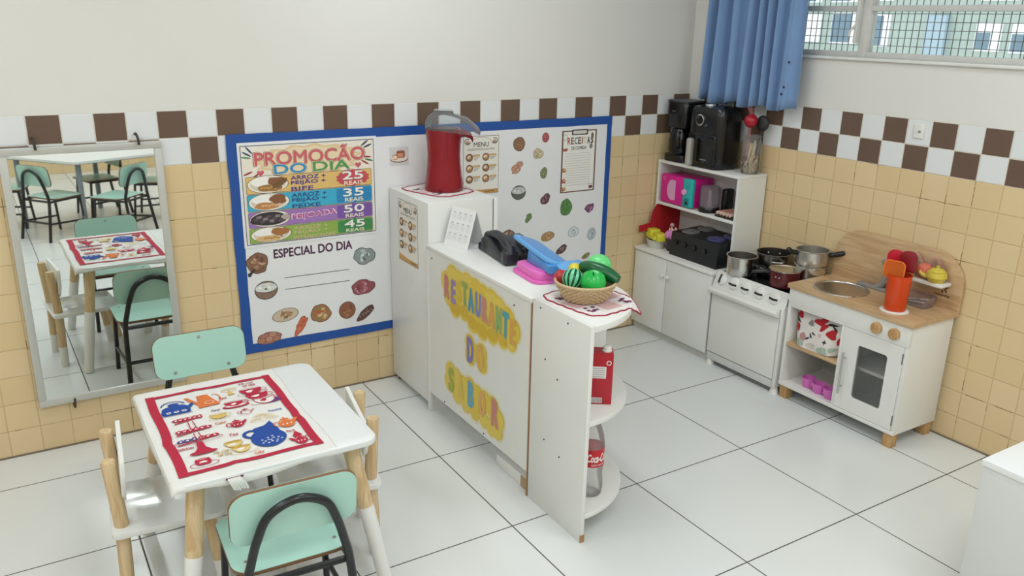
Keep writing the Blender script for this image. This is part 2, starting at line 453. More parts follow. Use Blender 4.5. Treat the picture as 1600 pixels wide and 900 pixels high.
while z < WZ1:
    b.box(.1255, .1285, WY1, WY0, z - .0014, z + .0014, WIRE); z += .036
b.build('guard_mesh', win, smooth=False)
b = MB(); b.box(.09, .12, -1.86, -1.825, WZ0, WZ1, mat('grey_guard_post', '#5b6062', 0.5)); b.box(.09, .12, -3.66, -3.62, WZ0, WZ1, _M['grey_guard_post']); b.build('guard_post', win)
b = MB(); b.box(-.018, .03, WY1 - .03, WY0 + .03, WZ0 - .013, WZ0 + .001, mat('white_sill', '#e6e6e2', 0.45), .004); b.build('window_sill', win)
# the building across the yard
GREEN = mat('pale_green_render', '#a6b8ac', 0.85, var=0.06, scale=1.2)
bld = thing('apartment_building', 'pale green building seen through the wire mesh window', 'building', (9.5, 0.0, -3))
b = MB(); b.box(7.0, 12.0, -9, 11, -3, 9, GREEN); b.build('wall', bld, smooth=False)
pw = mat('white_window_trim', '#f4f6f6', 0.5); dg_ = mat('dark_window_glass', '#5f7f8e', 0.15)
for (yc, zc, w, h, kind) in [(4.93, 1.80, .22, .40, 0), (4.36, 1.80, .34, .42, 1), (3.86, 1.78, .34, .42, 1), (5.6, 1.80, .34, .42, 1), (5.0, 2.35, .3, .4, 1), (4.42, 2.35, .34, .4, 1), (3.86, 2.36, .34, .4, 1),
                       (4.95, 1.33, .25, .2, 0), (4.40, 1.36, .34, .2, 1), (3.95, 1.36, .3, .2, 1), (2.28, 1.73, .22, .34, 2), (1.80, 1.72, .3, .34, 2), (2.22, 2.35, .35, .4, 0), (1.5, 2.35, .5, .45, 1), (.6, 1.8, .6, .5, 1), (-.6, 1.8, .6, .5, 1)]:
    b = MB()
    b.box(6.97, 7.0, yc - w / 2 - .1, yc + w / 2, zc - h / 2, zc + h / 2, pw, .005)
    f = b.build('window', bld)
    if kind:
        b = MB(); b.box(6.955, 6.972, yc - w / 2 + (.03 if kind == 2 else .0), yc + w / 2 - .02, zc - h / 2 + .02, zc + h / 2 - (.12 if kind == 2 else .02), dg_); b.build('pane', f)
b = MB(); b.box(6.9, 7.0, 2.75, 3.02, 1.2, 1.98, mat('blue_panel', '#9fb9c4', 0.5)); b.build('panel', bld)

# ceiling lamps
def ceiling_light(x, y, lab):
    t = thing('ceiling_light', lab, 'lamp', (x, y, ZC), 0, 'ceiling lights')
    b = MB(); b.box(x - .17, x + .17, y - .62, y + .62, ZC - .055, ZC, WHITE2, .008); b.build('housing', t)
    b = MB(); em = bpy.data.materials.get('lamp_tube')
    if em is None:
        em, nt, p = nodes_of('lamp_tube'); p.inputs['Emission Color'].default_value = (.93, .975, 1, 1); p.inputs['Emission Strength'].default_value = 5.0
    for dx in (-.07, .07): b.cyl((x + dx, y - .6, ZC - .075), (x + dx, y + .6, ZC - .075), .013, em, n=10)
    b.build('tube', t)
    l = bpy.data.lights.new('lamp_glow', 'AREA'); l.shape = 'RECTANGLE'; l.size = .34; l.size_y = 1.2
    l.energy = LAMP_W * LAMP_SCALE.get((x, y), 1.0); l.color = (.92, .975, 1.0)
    o = bpy.data.objects.new('lamp_glow', l); COL.objects.link(o); o.parent = t; o.location = (0, 0, -.1)
for i, (x, y) in enumerate(LAMPS):
    ceiling_light(x, y, 'twin tube ceiling light on the white ceiling above the classroom')

# curtain
b = MB(); CUR = mat('blue_curtain_cloth', '#7695c0', 0.85, var=0.07, scale=5, bump=0.25, bscale=300, sheen=0.2)
def curtain_f(i, j):
    ph = i * 8.4 + 0.35 * math.sin(i * 9.0)
    y = -.205 - i * .645 + .012 * math.sin(j * 3 + i * 17) * (1 - j)
    amp = .036 + .012 * math.sin(i * 13)
    s_ = math.sin(2 * math.pi * ph); s_ = math.copysign(abs(s_) ** .75, s_)
    x = -.075 + amp * s_ * (1.1 - .25 * j) - .02 * (1 - j)
    if i > .87: x = x * .35 - .06
    z = 1.385 + .012 * math.sin(i * 21) + j * (2.78 - 1.385)
    return (x, y - .022 * (1 - j) * i + .01 * (1 - j), z)
b.grid(curtain_f, 190, 26, CUR, .0025)
cur = thing('curtain', 'blue pleated cloth curtain hanging beside the window', 'curtain', (-.08, -.53, 1.385))
b.build('cloth', cur, sharp=3.0)
b = MB(); b.cyl((-.075, -.12, 2.79), (-.075, -5.0, 2.79), .012, STEEL)
for y in (-.15, -2.5, -4.95): b.cyl((0, y, 2.79), (-.075, y, 2.79), .008, STEEL, n=10)
tag(b.build('curtain_rod', origin=(-.075, -2.5, 2.79)), 'steel curtain rod running above the window', 'curtain rod')
b = MB()
for y, z in ((-.785, 1.497), (-.775, 1.462), (-.80, 1.62)): b.ball((-.105, y, z), (.004, .006, .006), DARK, 8, 6)
b.build('eyelet_hole', cur)

# wall plate
b = MB(); b.box(-.008, 0, -1.512, -1.462, 1.322, 1.388, WHITE2, .003); b.cyl((-.008, -1.492, 1.352), (-.011, -1.492, 1.352), .006, mat('grey_screw', '#8b8b8b', .4)); b.cyl((-.008, -1.487, 1.372), (-.0095, -1.487, 1.372), .012, WHITE)
tag(b.build('cover_plate', origin=(0, -1.487, 1.355)), 'small white outlet cover plate on the chequered tile band', 'cover plate')

# ------------------------------------------------------------------ mirror on the back wall
mir = thing('wall_mirror', 'tall mirror in a silver frame hanging on the tiled wall', 'mirror', (-3.24, 0, .215))
FRA = mat('silver_frame', '#c3c3bd', 0.35, 0.25, var=0.05)
mx0, mx1, mz0, mz1 = -3.532, -2.947, .208, 1.285
mtilt = Matrix.Translation((-3.24, -.012, 0)) @ Matrix.Rotation(.0135, 4, 'Z') @ Matrix.Translation((3.24, .012, 0))
b = MB(); fw = .03
for q in ((mx0, mx1, mz0, mz0 + fw), (mx0, mx1, mz1 - fw, mz1), (mx0, mx0 + fw, mz0 + fw, mz1 - fw), (mx1 - fw, mx1, mz0 + fw, mz1 - fw)):
    b.box(q[0], q[1], -.026, -.004, q[2], q[3], FRA, .003, mtx=mtilt)
b.build('frame', mir)
mm, nt, p = nodes_of('mirror_glass'); p.inputs['Metallic'].default_value = 1; p.inputs['Roughness'].default_value = 0.015; p.inputs['Base Color'].default_value = (.80, .84, .83, 1)
b = MB(); b.box(mx0 + .02, mx1 - .02, -.018, -.008, mz0 + .02, mz1 - .02, mm, mtx=mtilt); b.build('glass', mir, smooth=False)
HK = mat('dark_iron', '#3b302a', 0.6)
for x in (-3.405, -3.035):
    b = MB(); b.tube(catmull([(x - .006, -.003, 1.315), (x - .004, -.02, 1.318), (x, -.034, 1.30), (x + .002, -.034, 1.275)]), .005, HK, 8); b.build('hook', mir)
b = MB(); b.tube(catmull([(-3.405, -.003, .19), (-3.402, -.03, .185), (-3.40, -.034, .225)]), .004, HK, 8); b.build('hook', mir)

# ------------------------------------------------------------------ notice board
BX0, BX1, BZ0, BZ1 = -2.683, -.570, .272, 1.294
WALLFR = lambda h: FR((0, -h, 0), (1, 0, 0), (0, 0, 1))          # u = x, v = z, facing the room
nb = thing('notice_board', 'long white paper menu board with a blue border on the back wall', 'notice board', (-1.63, 0, BZ0))
b = MB(); b.box(BX0 + .01, BX1 - .01, -.006, -.001, BZ0 + .01, BZ1 - .01, PAPER); b.build('sheet', nb, smooth=False)
b = MB(WALLFR(.0065)); bw = .045
rd = random.Random(3)
def edge_strip(u0, v0, u1, v1):
    # paper strip cut by hand: slightly wavy long sides
    n = 14; hor = abs(u1 - u0) > abs(v1 - v0); A = []; Bq = []
    for i in range(n + 1):
        t = i / n
        if hor: x = u0 + (u1 - u0) * t; A.append((x, v0 + rd.uniform(-.0016, .0016))); Bq.append((x, v1 + rd.uniform(-.0016, .0016)))
        else: y = v0 + (v1 - v0) * t; A.append((u1 + rd.uniform(-.0016, .0016), y)); Bq.append((u0 + rd.uniform(-.0016, .0016), y))
    b.poly(A + Bq[::-1], BLUE)
edge_strip(BX0, BZ1 - bw, BX1, BZ1); edge_strip(BX0, BZ0, BX1, BZ0 + bw)
edge_strip(BX0, BZ0, BX0 + bw, BZ1); edge_strip(BX1 - bw * .75, BZ0, BX1, BZ1)
b.build('border', nb, smooth=False)
b = MB(WALLFR(.0066)); PUR = ink('#4f2346')
b.text('ESPECIAL DO DIA', -2.512, .718, -2.129, .762, PUR, .03); b.build('heading', nb, smooth=False)['label'] = 'dark purple heading ESPECIAL DO DIA'
b = MB(WALLFR(.0066))
for z in (.619, .562): b.stroke([(-2.469, z), (-2.15, z - .002)], .0028, ink('#33363a'))
b.build('writing_line', nb, smooth=False)

# the promotion poster
b = MB(WALLFR(.0068))
b.box(-2.640, -1.990, -.0078, -.0066, .782, 1.256, PAPER); b.fr = WALLFR(.008)
K = ink('#22262c')
for q in ([(-2.627, .795), (-2.005, .795)], [(-2.005, .795), (-2.005, 1.241)], [(-2.005, 1.241), (-2.627, 1.241)], [(-2.627, 1.241), (-2.627, .795)]): b.stroke(q, .003, K)
b.rect(-2.622, .80, -2.01, 1.237, ink('#efe6d8'))
b.star(-2.315, 1.165, .27, .075, 15, .84, ink('#e3c99e')); b.star(-2.315, 1.165, .235, .062, 15, .88, ink('#edd9b4'))
for (x, z, a, c) in ((-2.60, 1.205, 150, '#2c5a78'), (-2.59, 1.222, 130, '#2c5a78'), (-2.605, 1.19, 170, '#6a9a6a'), (-2.60, 1.12, 200, '#9c3b3f'), (-2.57, 1.105, 215, '#9c3b3f'),
                     (-2.05, 1.225, 35, '#2c3f58'), (-2.035, 1.212, 20, '#2c3f58'), (-2.03, 1.145, -15, '#3f7a48'), (-2.05, 1.135, -30, '#9c3b3f'), (-2.04, 1.16, -5, '#9c3b3f')):
    b.blob(x, z, .022, .0042, ink(c), rot=R(a))
def heart(u, v, s, m): b.poly([(u + s * 16 * math.sin(t) ** 3 / 16, v + s * (13 * math.cos(t) - 5 * math.cos(2 * t) - 2 * math.cos(3 * t) - math.cos(4 * t)) / 16) for t in [2 * math.pi * k / 22 for k in range(22)]], m)
heart(-2.545, 1.118, .016, ink('#c9606a')); heart(-2.085, 1.125, .016, ink('#c9606a'))
def fat(t, u0, v0, u1, v1, c, dv=0.0):
    b.text(t, u0 - .004, v0 - .004, u1 + .004, v1 + .004, ink('#4b3a35'), .045, dv=dv)
    b.text(t, u0 - .0025, v0 - .0025, u1 + .0025, v1 + .0025, ink('#ead7b4'), .04, dv=dv)
    b.text(t, u0, v0, u1, v1, ink(c), .028, dv=dv)
b.text('PROMOÇÃO', -2.575, 1.132, -2.046, 1.228, ink('#7b3b45'), .036)
b.text('PROMOÇÃO', -2.572, 1.134, -2.049, 1.226, ink('#e9cfae'), .028); b.text('PROMOÇÃO', -2.569, 1.136, -2.052, 1.224, ink('#cf5f69'), .018)
fat('DO', -2.485, 1.108, -2.335, 1.152, '#2f8fc4'); fat('DIA', -2.305, 1.110, -2.128, 1.154, '#4f9a52')
bands = [('#e4bd72', '#c8515a', 1.026, 1.107, ['ARROZ +', 'FEIJÃO +', 'BIFE'], '25', '#4b3c8a'), ('#3db0d2', '#2b86bd', .946, 1.026, ['ARROZ +', 'FEIJÃO +', 'PEIXE'], '35', '#2d4f88'),
         ('#a277bb', '#7b56a6', .871, .946, ['FEIJOADA'], '50', '#c44f82'), ('#8fb04f', '#3f8a4e', .800, .871, ['ARROZ +', 'FEIJÃO +', 'ESTROGONOFE'], '45', '#cdb88c')]
for i, (bg, bd, z0, z1, lines, price, tc_) in enumerate(bands):
    b.h = .0022
    b.rect(-2.614, z0, -2.02, z1 - .003, ink('#6f6a62'), .006); b.rect(-2.612, z0 + .002, -2.022, z1 - .005, ink(bg), .005)
    zc = (z0 + z1) / 2; hh = z1 - z0
    b.blob(-2.516, zc, .094, hh * .50, ink('#5a4a40')); b.blob(-2.516, zc, .091, hh * .48, ink('#efe9de')); b.blob(-2.516, zc, .080, hh * .41, ink('#d8cdbc'))
    if i == 2:
        b.blob(-2.522, zc, .082, hh * .43, ink('#3a3236'), .05, 3)
        for k in range(9): b.blob(-2.58 + .014 * k, zc + .012 * math.sin(k * 2.1), .012, .007, ink('#8a7d80' if k % 2 else '#5b5054'), .2, k)
        b.blob(-2.445, zc + .003, .022, .013, ink('#b8a9a4'), .15, 5)
    else:
        b.blob(-2.545, zc + .012, .045, hh * .28, ink('#f7f4ee'), .08, i)
        b.blob(-2.475, zc + .010, .040, hh * .27, ink('#8a5a3a' if i != 3 else '#a9703f'), .15, i + 4)
        b.blob(-2.51 - (.02 if i else .0), zc - .018, .055, hh * .20, ink(['#a3763f', '#c08a55', '', '#d9b27a'][i]), .15, i + 9)
        for k in range(6): b.blob(-2.545 + .015 * k, zc - .016 + .006 * math.sin(k * 3), .007, .004, ink(['#c89a5a', '#e0b487', '', '#b5854a'][i]), .2, k)
        if i == 0: b.blob(-2.465, zc + .002, .038, .016, ink('#7a5a38'), .2, 31, rot=.4); b.stroke([(-2.495, zc - .008), (-2.44, zc + .014)], .002, ink('#4e3a28'))
    if len(lines) == 1:
        b.text(lines[0], -2.419, zc - .018, -2.199, zc + .016, ink('#f1d7e4'), .03, dv=.008); b.text(lines[0], -2.414, zc - .014, -2.205, zc + .012, ink(tc_), .015, dv=.008)
    else:
        n3 = hh / 3.15
        for k, l in enumerate(lines):
            zt_ = z1 - .010 - k * n3; wd = (.165 if '+' in l else {'BIFE': .105, 'PEIXE': .135, 'ESTROGONOFE': .20}[l])
            b.text(l, -2.412, zt_ - n3 * .78, -2.412 + wd, zt_ + (n3 * .20 if 'Ã' in l else 0), ink(tc_), .035)
    if i: b.rect(-2.198, z0 + .006, -2.024, z1 - .008, ink(bd), .01)
    b.star(-2.114, zc, .085, hh * .5, 14, .90, ink(bd))
    b.text(price, -2.168, zc - .010, -2.060, zc + hh * .42, ink('#3c3a44'), .045); b.text(price, -2.166, zc - .008, -2.062, zc + hh * .40, ink('#f4f1ea'), .03)
    b.text('REAIS', -2.158, zc - hh * .42, -2.066, zc - .014, ink('#f1e6c8'), .03)
tag(b.build('promotion_poster', origin=(-2.315, -.007, 1.02), smooth=False), 'colourful PROMOÇÃO DO DIA price poster on the notice board', 'poster')

# menu posters (one on the board, one on the side of the tall cabinet)
def menu_poster(fr, u0, v0, u1, v1):
    b = MB(fr); w, h = u1 - u0, v1 - v0
    X = lambda a: u0 + a * w; Y = lambda a: v0 + a * h
    b.rect(u0, v0, u1, v1, ink('#77716a')); b.rect(X(.012), Y(.008), X(.988), Y(.992), ink('#ece8e0'))
    b.rect(X(.012), Y(.008), X(.988), Y(.075), ink('#c99a58')); b.poly([(X(.012), Y(.075)), (X(.5), Y(.075)), (X(.012), Y(.12))], ink('#d7b07a')); b.rect(X(.6), Y(.03), X(.9), Y(.05), ink('#8f6a3c'))
    for sx in (.12, .88):
        b.blob(X(sx), Y(.90), .085 * w, .045 * h, ink('#8d8075'), a0=180, a1=360); b.ring(X(sx), Y(.905), .085 * w, .05 * h, .004, ink('#5b4a42'), 0 if sx > .5 else 60, 120 if sx > .5 else 180); b.blob(X(sx), Y(.91), .05 * w, .02 * h, ink('#c9a184'), .2, 3)
    b.ring(X(.5), Y(.86), .30 * w, .12 * h, .004, ink('#c9c2b8'), 25, 155)
    b.text('MENU', X(.29), Y(.815), X(.71), Y(.895), ink('#3a302c'), .01)
    for y in (.785, .765): b.stroke([(X(.12), Y(y)), (X(.88), Y(y))], .0022, ink('#8f8880'))
    for r in range(3):
        for c in range(2):
            cx, cy = X(.17 + .46 * c), Y(.64 - .185 * r)
            rad = .09 * w
            b.blob(cx, cy, rad * 1.08, rad * 1.08, ink('#4a352a')); b.blob(cx, cy, rad * .95, rad * .95, ink('#a27a56' if (r + c) % 2 else '#8a6248'))
            b.blob(cx - .01 * w, cy + .01 * w, rad * .6, rad * .5, ink('#e6d3b4'), .15, r * 2 + c); b.blob(cx + .02 * w, cy - .02 * w, rad * .4, rad * .3, ink('#c48a56'), .2, r + c)
            b.rect(cx + .09 * w, cy + .015 * h, cx + .30 * w, cy + .05 * h, ink('#cfae7c'), .004)
            for k in range(3): b.stroke([(cx + .12 * w, cy - .005 * h - .018 * h * k), (cx + (.27 - .03 * k) * w, cy - .005 * h - .018 * h * k)], .0018, ink('#9d9488'))
    return b
tag(menu_poster(WALLFR(.0068), -1.519, .925, -1.309, 1.226).build('menu_poster', origin=(-1.414, -.007, 1.07), smooth=False), 'white MENU poster with six round dishes on the notice board', 'poster')
# recipe sheet printed as a clipboard
b = MB(WALLFR(.0068)); u0, v0, u1, v1 = -.909, .884, -.675, 1.226
BRN = ink('#6f4a3a')
b.rect(u0, v0, u1, v1, BRN); b.rect(u0 + .009, v0 + .006, u1 - .009, v1 - .006, ink('#efede6'))
b.rect(-.845, 1.200, -.735, 1.230, ink('#3f3a3a'), .006); b.rect(-.836, 1.206, -.744, 1.224, ink('#d9d6d0'), .004)
wds = [('R', '#b24a46'), ('E', '#7f3c3a'), ('C', '#6a625c'), ('E', '#4a4a4e'), ('I', '#b9906a'), ('T', '#d8d2c8'), ('A', '#4a4a4e'), ('S', '#6a5250')]
x = -.872
for ch, c in wds:
    ww = .010 if ch == 'I' else .0195
    b.text(ch, x, 1.150, x + ww, 1.188, ink(c), .03); x += ww + .0042
b.text('DE COMIDA', -.845, 1.120, -.742, 1.138, ink('#57504c'), .02)
for k in range(14): b.stroke([(-.885, 1.10 - k * .0135), (-.71, 1.10 - k * .0135)], .0016, ink('#b9b4ac'))
b.ring(-.888, 1.19, .014, .016, .003, ink('#b9a9a0')); b.blob(-.886, 1.125, .018, .011, ink('#b5544c'), a0=180, a1=360); b.stroke([(-.905, 1.128), (-.868, 1.128)], .003, ink('#7f3c3a'))
b.stroke([(-.698, 1.20), (-.71, 1.14)], .004, ink('#54483f')); b.blob(-.712, 1.135, .011, .014, ink('#8b8378')); b.blob(-.706, 1.198, .008, .012, ink('#6f6256'))
for z, c in ((1.01, '#b98450'), (.95, '#b06a52'), (.905, '#b5744a')): b.blob(-.890, z, .015, .012, ink(c), .15, int(z * 100)); b.blob(-.886, z + .003, .007, .005, ink('#dcb98c'), .2, 4)
b.rect(-.715, .898, -.690, .915, ink('#7a4650'), .003); b.blob(-.712, .924, .003, .003, ink('#7a4650')); b.blob(-.694, .924, .003, .003, ink('#7a4650'))
tag(b.build('recipe_sheet', origin=(-.79, -.007, 1.06), smooth=False), 'RECEITAS DE COMIDA clipboard style recipe sheet on the notice board', 'poster')

# food pictures pasted on the board: (label, x, z, w, h, painter)
def cutout(lab, x, z, w, h, base, rim, spots, wob=.12, seed=1, rot=0.0, extra=None):
    b = MB(WALLFR(.0068)); rx, ry = w / 2, h / 2
    b.blob(x, z, rx, ry, ink(rim), wob, seed, 30, rot); b.blob(x, z, rx * .94, ry * .93, ink(base), wob, seed, 30, rot)
    rd = random.Random(seed + 50)
    for k in range(len(spots) * 4):
        a = rd.uniform(0, 6.28); q = rd.uniform(.1, .62); 
        dx, dy = rx * q * math.cos(a), ry * q * math.sin(a)
        px, pz = x + dx * math.cos(rot) - dy * math.sin(rot), z + dx * math.sin(rot) + dy * math.cos(rot)
        b.blob(px, pz, rx * rd.uniform(.12, .26), ry * rd.uniform(.10, .22), ink(spots[k % len(spots)]), .25, seed + k, 12, rd.uniform(0, 3))
    if extra: extra(b, x, z, rx, ry)
    tag(b.build('food_cutout', origin=(x, -.007, z), smooth=False), lab, 'paper cut-out', 'food pictures pasted on the notice board')
def bowl_x(body, fill, tops):
    def f(b, x, z, rx, ry):
        b.blob(x, z + ry * .1, rx, ry * 1.1, ink('#2e2a28'), a0=180, a1=360); b.blob(x, z + ry * .1, rx * .95, ry * 1.04, ink(body), a0=180, a1=360)
        b.blob(x, z + ry * .25, rx * .97, ry * .55, ink('#3a3431')); b.blob(x, z + ry * .28, rx * .9, ry * .52, ink(fill), .06, 3)
        for k, c in enumerate(tops): b.blob(x - rx * .5 + rx * .25 * k, z + ry * (.3 + .2 * math.sin(k * 2)), rx * .16, ry * .12, ink(c), .25, k)
    return f
def ham_x(b, x, z, rx, ry):
    b.stroke([(x - rx * .3, z - ry * .5), (x - rx * .8, z - ry * .95)], .012, ink('#4a3328')); b.blob(x - rx * .8, z - ry * .95, .010, .010, ink('#3a3a40'), .2, 2); b.ring(x, z, rx * .7, ry * .7, .003, ink('#5a3f30'), 200, 330)
def stripe_x(c, n=4):
    def f(b, x, z, rx, ry):
        for k in range(n):
            t = (k + .5) / n * 2 - 1; b.stroke([(x + t * rx * .7 - rx * .12, z + t * ry * .7 + ry * .25), (x + t * rx * .7 + rx * .16, z + t * ry * .7 - ry * .28)], .004, ink(c))
    return f
def eggs_x(b, x, z, rx, ry):
    for k, (dx, dz) in enumerate(((-.35, .35), (.3, .45), (-.65, -.3), (0, -.2), (.6, -.25))): b.blob(x + dx * rx, z + dz * ry, rx * .36, ry * .5, ink('#5e3b30')); b.blob(x + dx * rx, z + dz * ry, rx * .32, ry * .45, ink('#c08d78' if k % 2 else '#b07a66'))
def vein_x(c):
    def f(b, x, z, rx, ry):
        b.stroke([(x - rx * .2, z - ry * .8), (x + rx * .1, z + ry * .8)], .003, ink(c))
        for k in range(3): b.stroke([(x - rx * .1, z - ry * .4 + k * ry * .35), (x + rx * .5, z - ry * .15 + k * ry * .35)], .002, ink(c)); b.stroke([(x - rx * .1, z - ry * .4 + k * ry * .35), (x - rx * .55, z - ry * .1 + k * ry * .35)], .002, ink(c))
    return f
def seed_x(b, x, z, rx, ry): b.blob(x + rx * .05, z - ry * .25, rx * .42, ry * .36, ink('#6d7a3e')); b.blob(x, z - ry * .22, rx * .2, ry * .18, ink('#b5bf84'))
cutout('brown roast ham cut-out below the price poster', -2.588, .706, .095, .105, '#8a644c', '#4a352b', ['#a98266', '#6f4e3a', '#c0a087'], .12, 4, .6, ham_x)
cutout('grey white cauliflower cut-out right of the ESPECIAL heading', -2.069, .675, .108, .091, '#8f9a98', '#3f4a4a', ['#d3dbd8', '#b9c4c2', '#6d7876'], .14, 7)
cutout('cut-out of rice heaped in a brown bowl', -2.557, .572, .108, .09, '#8b7464', '#3a302b', ['#d9dad6'], .02, 2, 0, bowl_x('#8b6f5e', '#dcdcd8', ['#f3f3ef', '#c6c8c2', '#5c7a4a', '#f3f3ef', '#c9cac4']))
cutout('raw red meat cut-out right of the writing lines', -2.081, .516, .122, .08, '#97505a', '#58333a', ['#b4737c', '#7c3d47', '#c99aa0'], .13, 9, .15)
cutout('oval plate of beans cut-out below the lower line', -2.475, .436, .128, .066, '#cdbba3', '#7d6a55', ['#9a7350', '#8a6244', '#b08a62'], .02, 12, .12)
cutout('orange carrot slices cut-out near the lower blue border', -2.404, .370, .10, .045, '#c8694c', '#8a4433', ['#da8363', '#b5573c'], .26, 14, .95)
cutout('round roast dish cut-out with a pointed left side', -2.303, .415, .100, .096, '#a0714d', '#5b3f2c', ['#c69a6c', '#7e8a4a', '#b5603c', '#d9b68c'], .09, 16)
cutout('round brown pizza cut-out left of the sausage', -2.168, .409, .086, .090, '#8f5c42', '#5e3d2e', ['#a87254', '#7a4a35'], .015, 18)
cutout('dark grilled sausage cut-out at lower right of the left panel', -2.073, .378, .115, .044, '#5e423e', '#3a2a2a', ['#7d5a52'], .10, 20, .62, stripe_x('#a98a7c', 5))
cutout('pile of brown eggs cut-out in the lower left corner', -2.559, .335, .114, .06, '#a87663', '#5b3a30', ['#b98a78'], .10, 22, 0, eggs_x)
cutout('plain brown potato cut-out above the peanuts', -1.184, 1.171, .076, .073, '#8d6a52', '#5e4636', ['#9a7860'], .05, 24)
cutout('small red tomato slice cut-out left of the recipe sheet', -1.017, 1.197, .046, .052, '#b05a5c', '#7c3b40', ['#c8807e', '#9c484c'], .03, 26)
cutout('pale cheese block cut-out under the tomato slice', -1.062, 1.113, .062, .058, '#c9b995', '#6d604a', ['#e5dbc2', '#a8966c', '#8a8a80'], .16, 28, -.5)
cutout('pinkish tan peanut cut-out under the potato', -1.194, 1.047, .080, .050, '#c2937c', '#8a6450', ['#d6b09c', '#b07f68'], .24, 31, .5)
cutout('green pear cut-out under the cheese block', -1.022, 1.006, .046, .061, '#7d8a64', '#4c5840', ['#9aa680'], .10, 33, -.3, seed_x)
cutout('dark grey bowl of rice cut-out right of the cabinet', -1.181, .912, .092, .078, '#6f736c', '#34382f', ['#c9cbc6'], .02, 35, 0, bowl_x('#5f665c', '#c3c6c4', ['#e3e5e3', '#a9adab', '#e3e5e3', '#b9bcba']))
cutout('purple brown bean pods cut-out above the leafy green', -1.006, .861, .075, .048, '#6d4a4e', '#42292e', ['#8f6a6c', '#a98a88', '#5a3a3e'], .14, 37, .8)
cutout('large green lettuce leaf cut-out under the recipe sheet', -.864, .801, .078, .100, '#5c8a4c', '#41663a', ['#6a9a58', '#4f7a42'], .09, 39, 0, vein_x('#42693a'))
cutout('small purple grapes cut-out near the right blue border', -.700, .782, .060, .052, '#7c4a6c', '#4c2a42', ['#a06a90', '#5e3450', '#c49ab8'], .20, 41, .6)
cutout('small green herb sprig cut-out near the telephone', -1.113, .766, .055, .036, '#6d8a58', '#4c6a40', ['#86a070', '#5a7848'], .24, 43, .8)
cutout('brown nut cake cut-out behind the black telephone', -1.240, .687, .078, .055, '#8a6a54', '#4f3a2e', ['#d8c8b4', '#6a4a38', '#b89a80'], .10, 45)
cutout('tan pasta plate cut-out behind the blue handset', -.982, .647, .089, .055, '#b08d5f', '#7a6040', ['#d0b48a', '#97734a'], .06, 47, .2)
cutout('blue and white cake cut-out above the fruit basket', -.805, .653, .074, .060, '#d6dade', '#5f7a86', ['#eef0f2', '#4a7a92', '#b8c4ca'], .08, 49)
cutout('bluish grey fish plate cut-out beside the right border', -.676, .627, .058, .074, '#b9c2c6', '#6d7c84', ['#8e9ea6', '#d9dfe2', '#9aa6ac'], .05, 51, -.3)
cutout('dark brown chocolate bar cut-out behind the blue flap', -.884, .559, .085, .042, '#5f4a48', '#3c2c2c', ['#7c6460', '#9a847e'], .12, 53, .6)
cutout('small olive green bread cut-out just above the green fruit', -.709, .499, .059, .032, '#8a8258', '#5a5438', ['#a89e74', '#6e7448'], .12, 55, .35)
b = MB(WALLFR(.0068)); b.rect(-1.922, 1.108, -1.822, 1.196, ink('#d5d4d4')); b.blob(-1.872, 1.136, .046, .016, ink('#8a5a4a')); b.blob(-1.872, 1.139, .043, .014, ink('#e8ddd2')); b.blob(-1.892, 1.148, .018, .014, ink('#c48d6a'), .15, 2)
b.rect(-1.886, 1.142, -1.842, 1.178, ink('#9a5a40'), .008); b.rect(-1.882, 1.145, -1.850, 1.166, ink('#d29470'), .005); b.blob(-1.895, 1.146, .012, .009, ink('#ecd9bd'), .1, 3)
tag(b.build('bread_card', origin=(-1.872, -.007, 1.15), smooth=False), 'square bread loaf card left of the red popcorn maker', 'picture card')

# ------------------------------------------------------------------ table with towel
TX0, TX1, TY0, TY1, TH = -3.258, -2.652, -1.560, -.868, .552
TCX, TCY = (TX0 + TX1) / 2, (TY0 + TY1) / 2
tab = thing('childrens_table', 'low white children\'s table with wooden white-dipped legs', 'table', (TCX, TCY, 0))
b = MB(); b.prism(rrect(TX1 - TX0, TY1 - TY0, .045, 8, TCX, TCY), TH - .020, TH, mat('white_table_top', '#e6e7e6', 0.25, var=0.02), bev=.004); b.build('table_top', tab)
DIP = mat('white_leg_paint', '#e9e8e4', 0.4, var=0.03)
for sx in (-1, 1):
    for sy in (-1, 1):
        p1 = Vector((TCX + sx * (.303 - .075), TCY + sy * (.346 - .075), TH - .02)); p0 = Vector((TCX + sx * (.303 + .005), TCY + sy * (.346 + .025), 0))
        pm = p0.lerp(p1, .58)
        b = MB(); b.tube([pm, p1], [.0245, .026], PINE, 18); L = b.build('leg', tab)
        b = MB(); b.tube([p0, p0.lerp(p1, .01), pm], [.021, .0222, .0252], DIP, 18); d = b.build('dipped_foot', L); d['label'] = 'white dipped foot of the leg'
# towel
CLOTH = mat('white_towel_cloth', '#e3e1dc', 0.9, var=0.04, bump=0.3, bscale=420)
tw = thing('tea_towel', 'white tea towel printed with teapots and cakes inside a red border', 'towel', (-3.02, -1.21, TH))
b = MB(); wx0, wx1, wy0, wy1 = -3.264, -2.788, -1.568, -.862
def towel_f(i, j):
    x = wx0 + (wx1 - wx0) * i + .004 * math.sin(j * 9) * (1 if i > .5 else .4); y = wy0 + (wy1 - wy0) * j + .004 * math.sin(i * 8 + 1)
    z = TH + .0012
    ex = max(0, TX0 + .004 - x); ey = max(0, TY0 + .006 - y); ez = max(0, y - (TY1 - .006))
    # keep the rounded table corners covered but hanging
    z += .0006 * math.sin(i * 31 + j * 7) * math.sin(j * 23)
    z -= 1.6 * ex + 1.5 * ey + 1.4 * ez
    return (x, y, z)
b.grid(towel_f, 60, 80, CLOTH, .0016)
b.build('cloth', tw, sharp=3)
b = MB(FR((0, 0, TH + .0036), (1, 0, 0), (0, 1, 0))); b.step = .00004
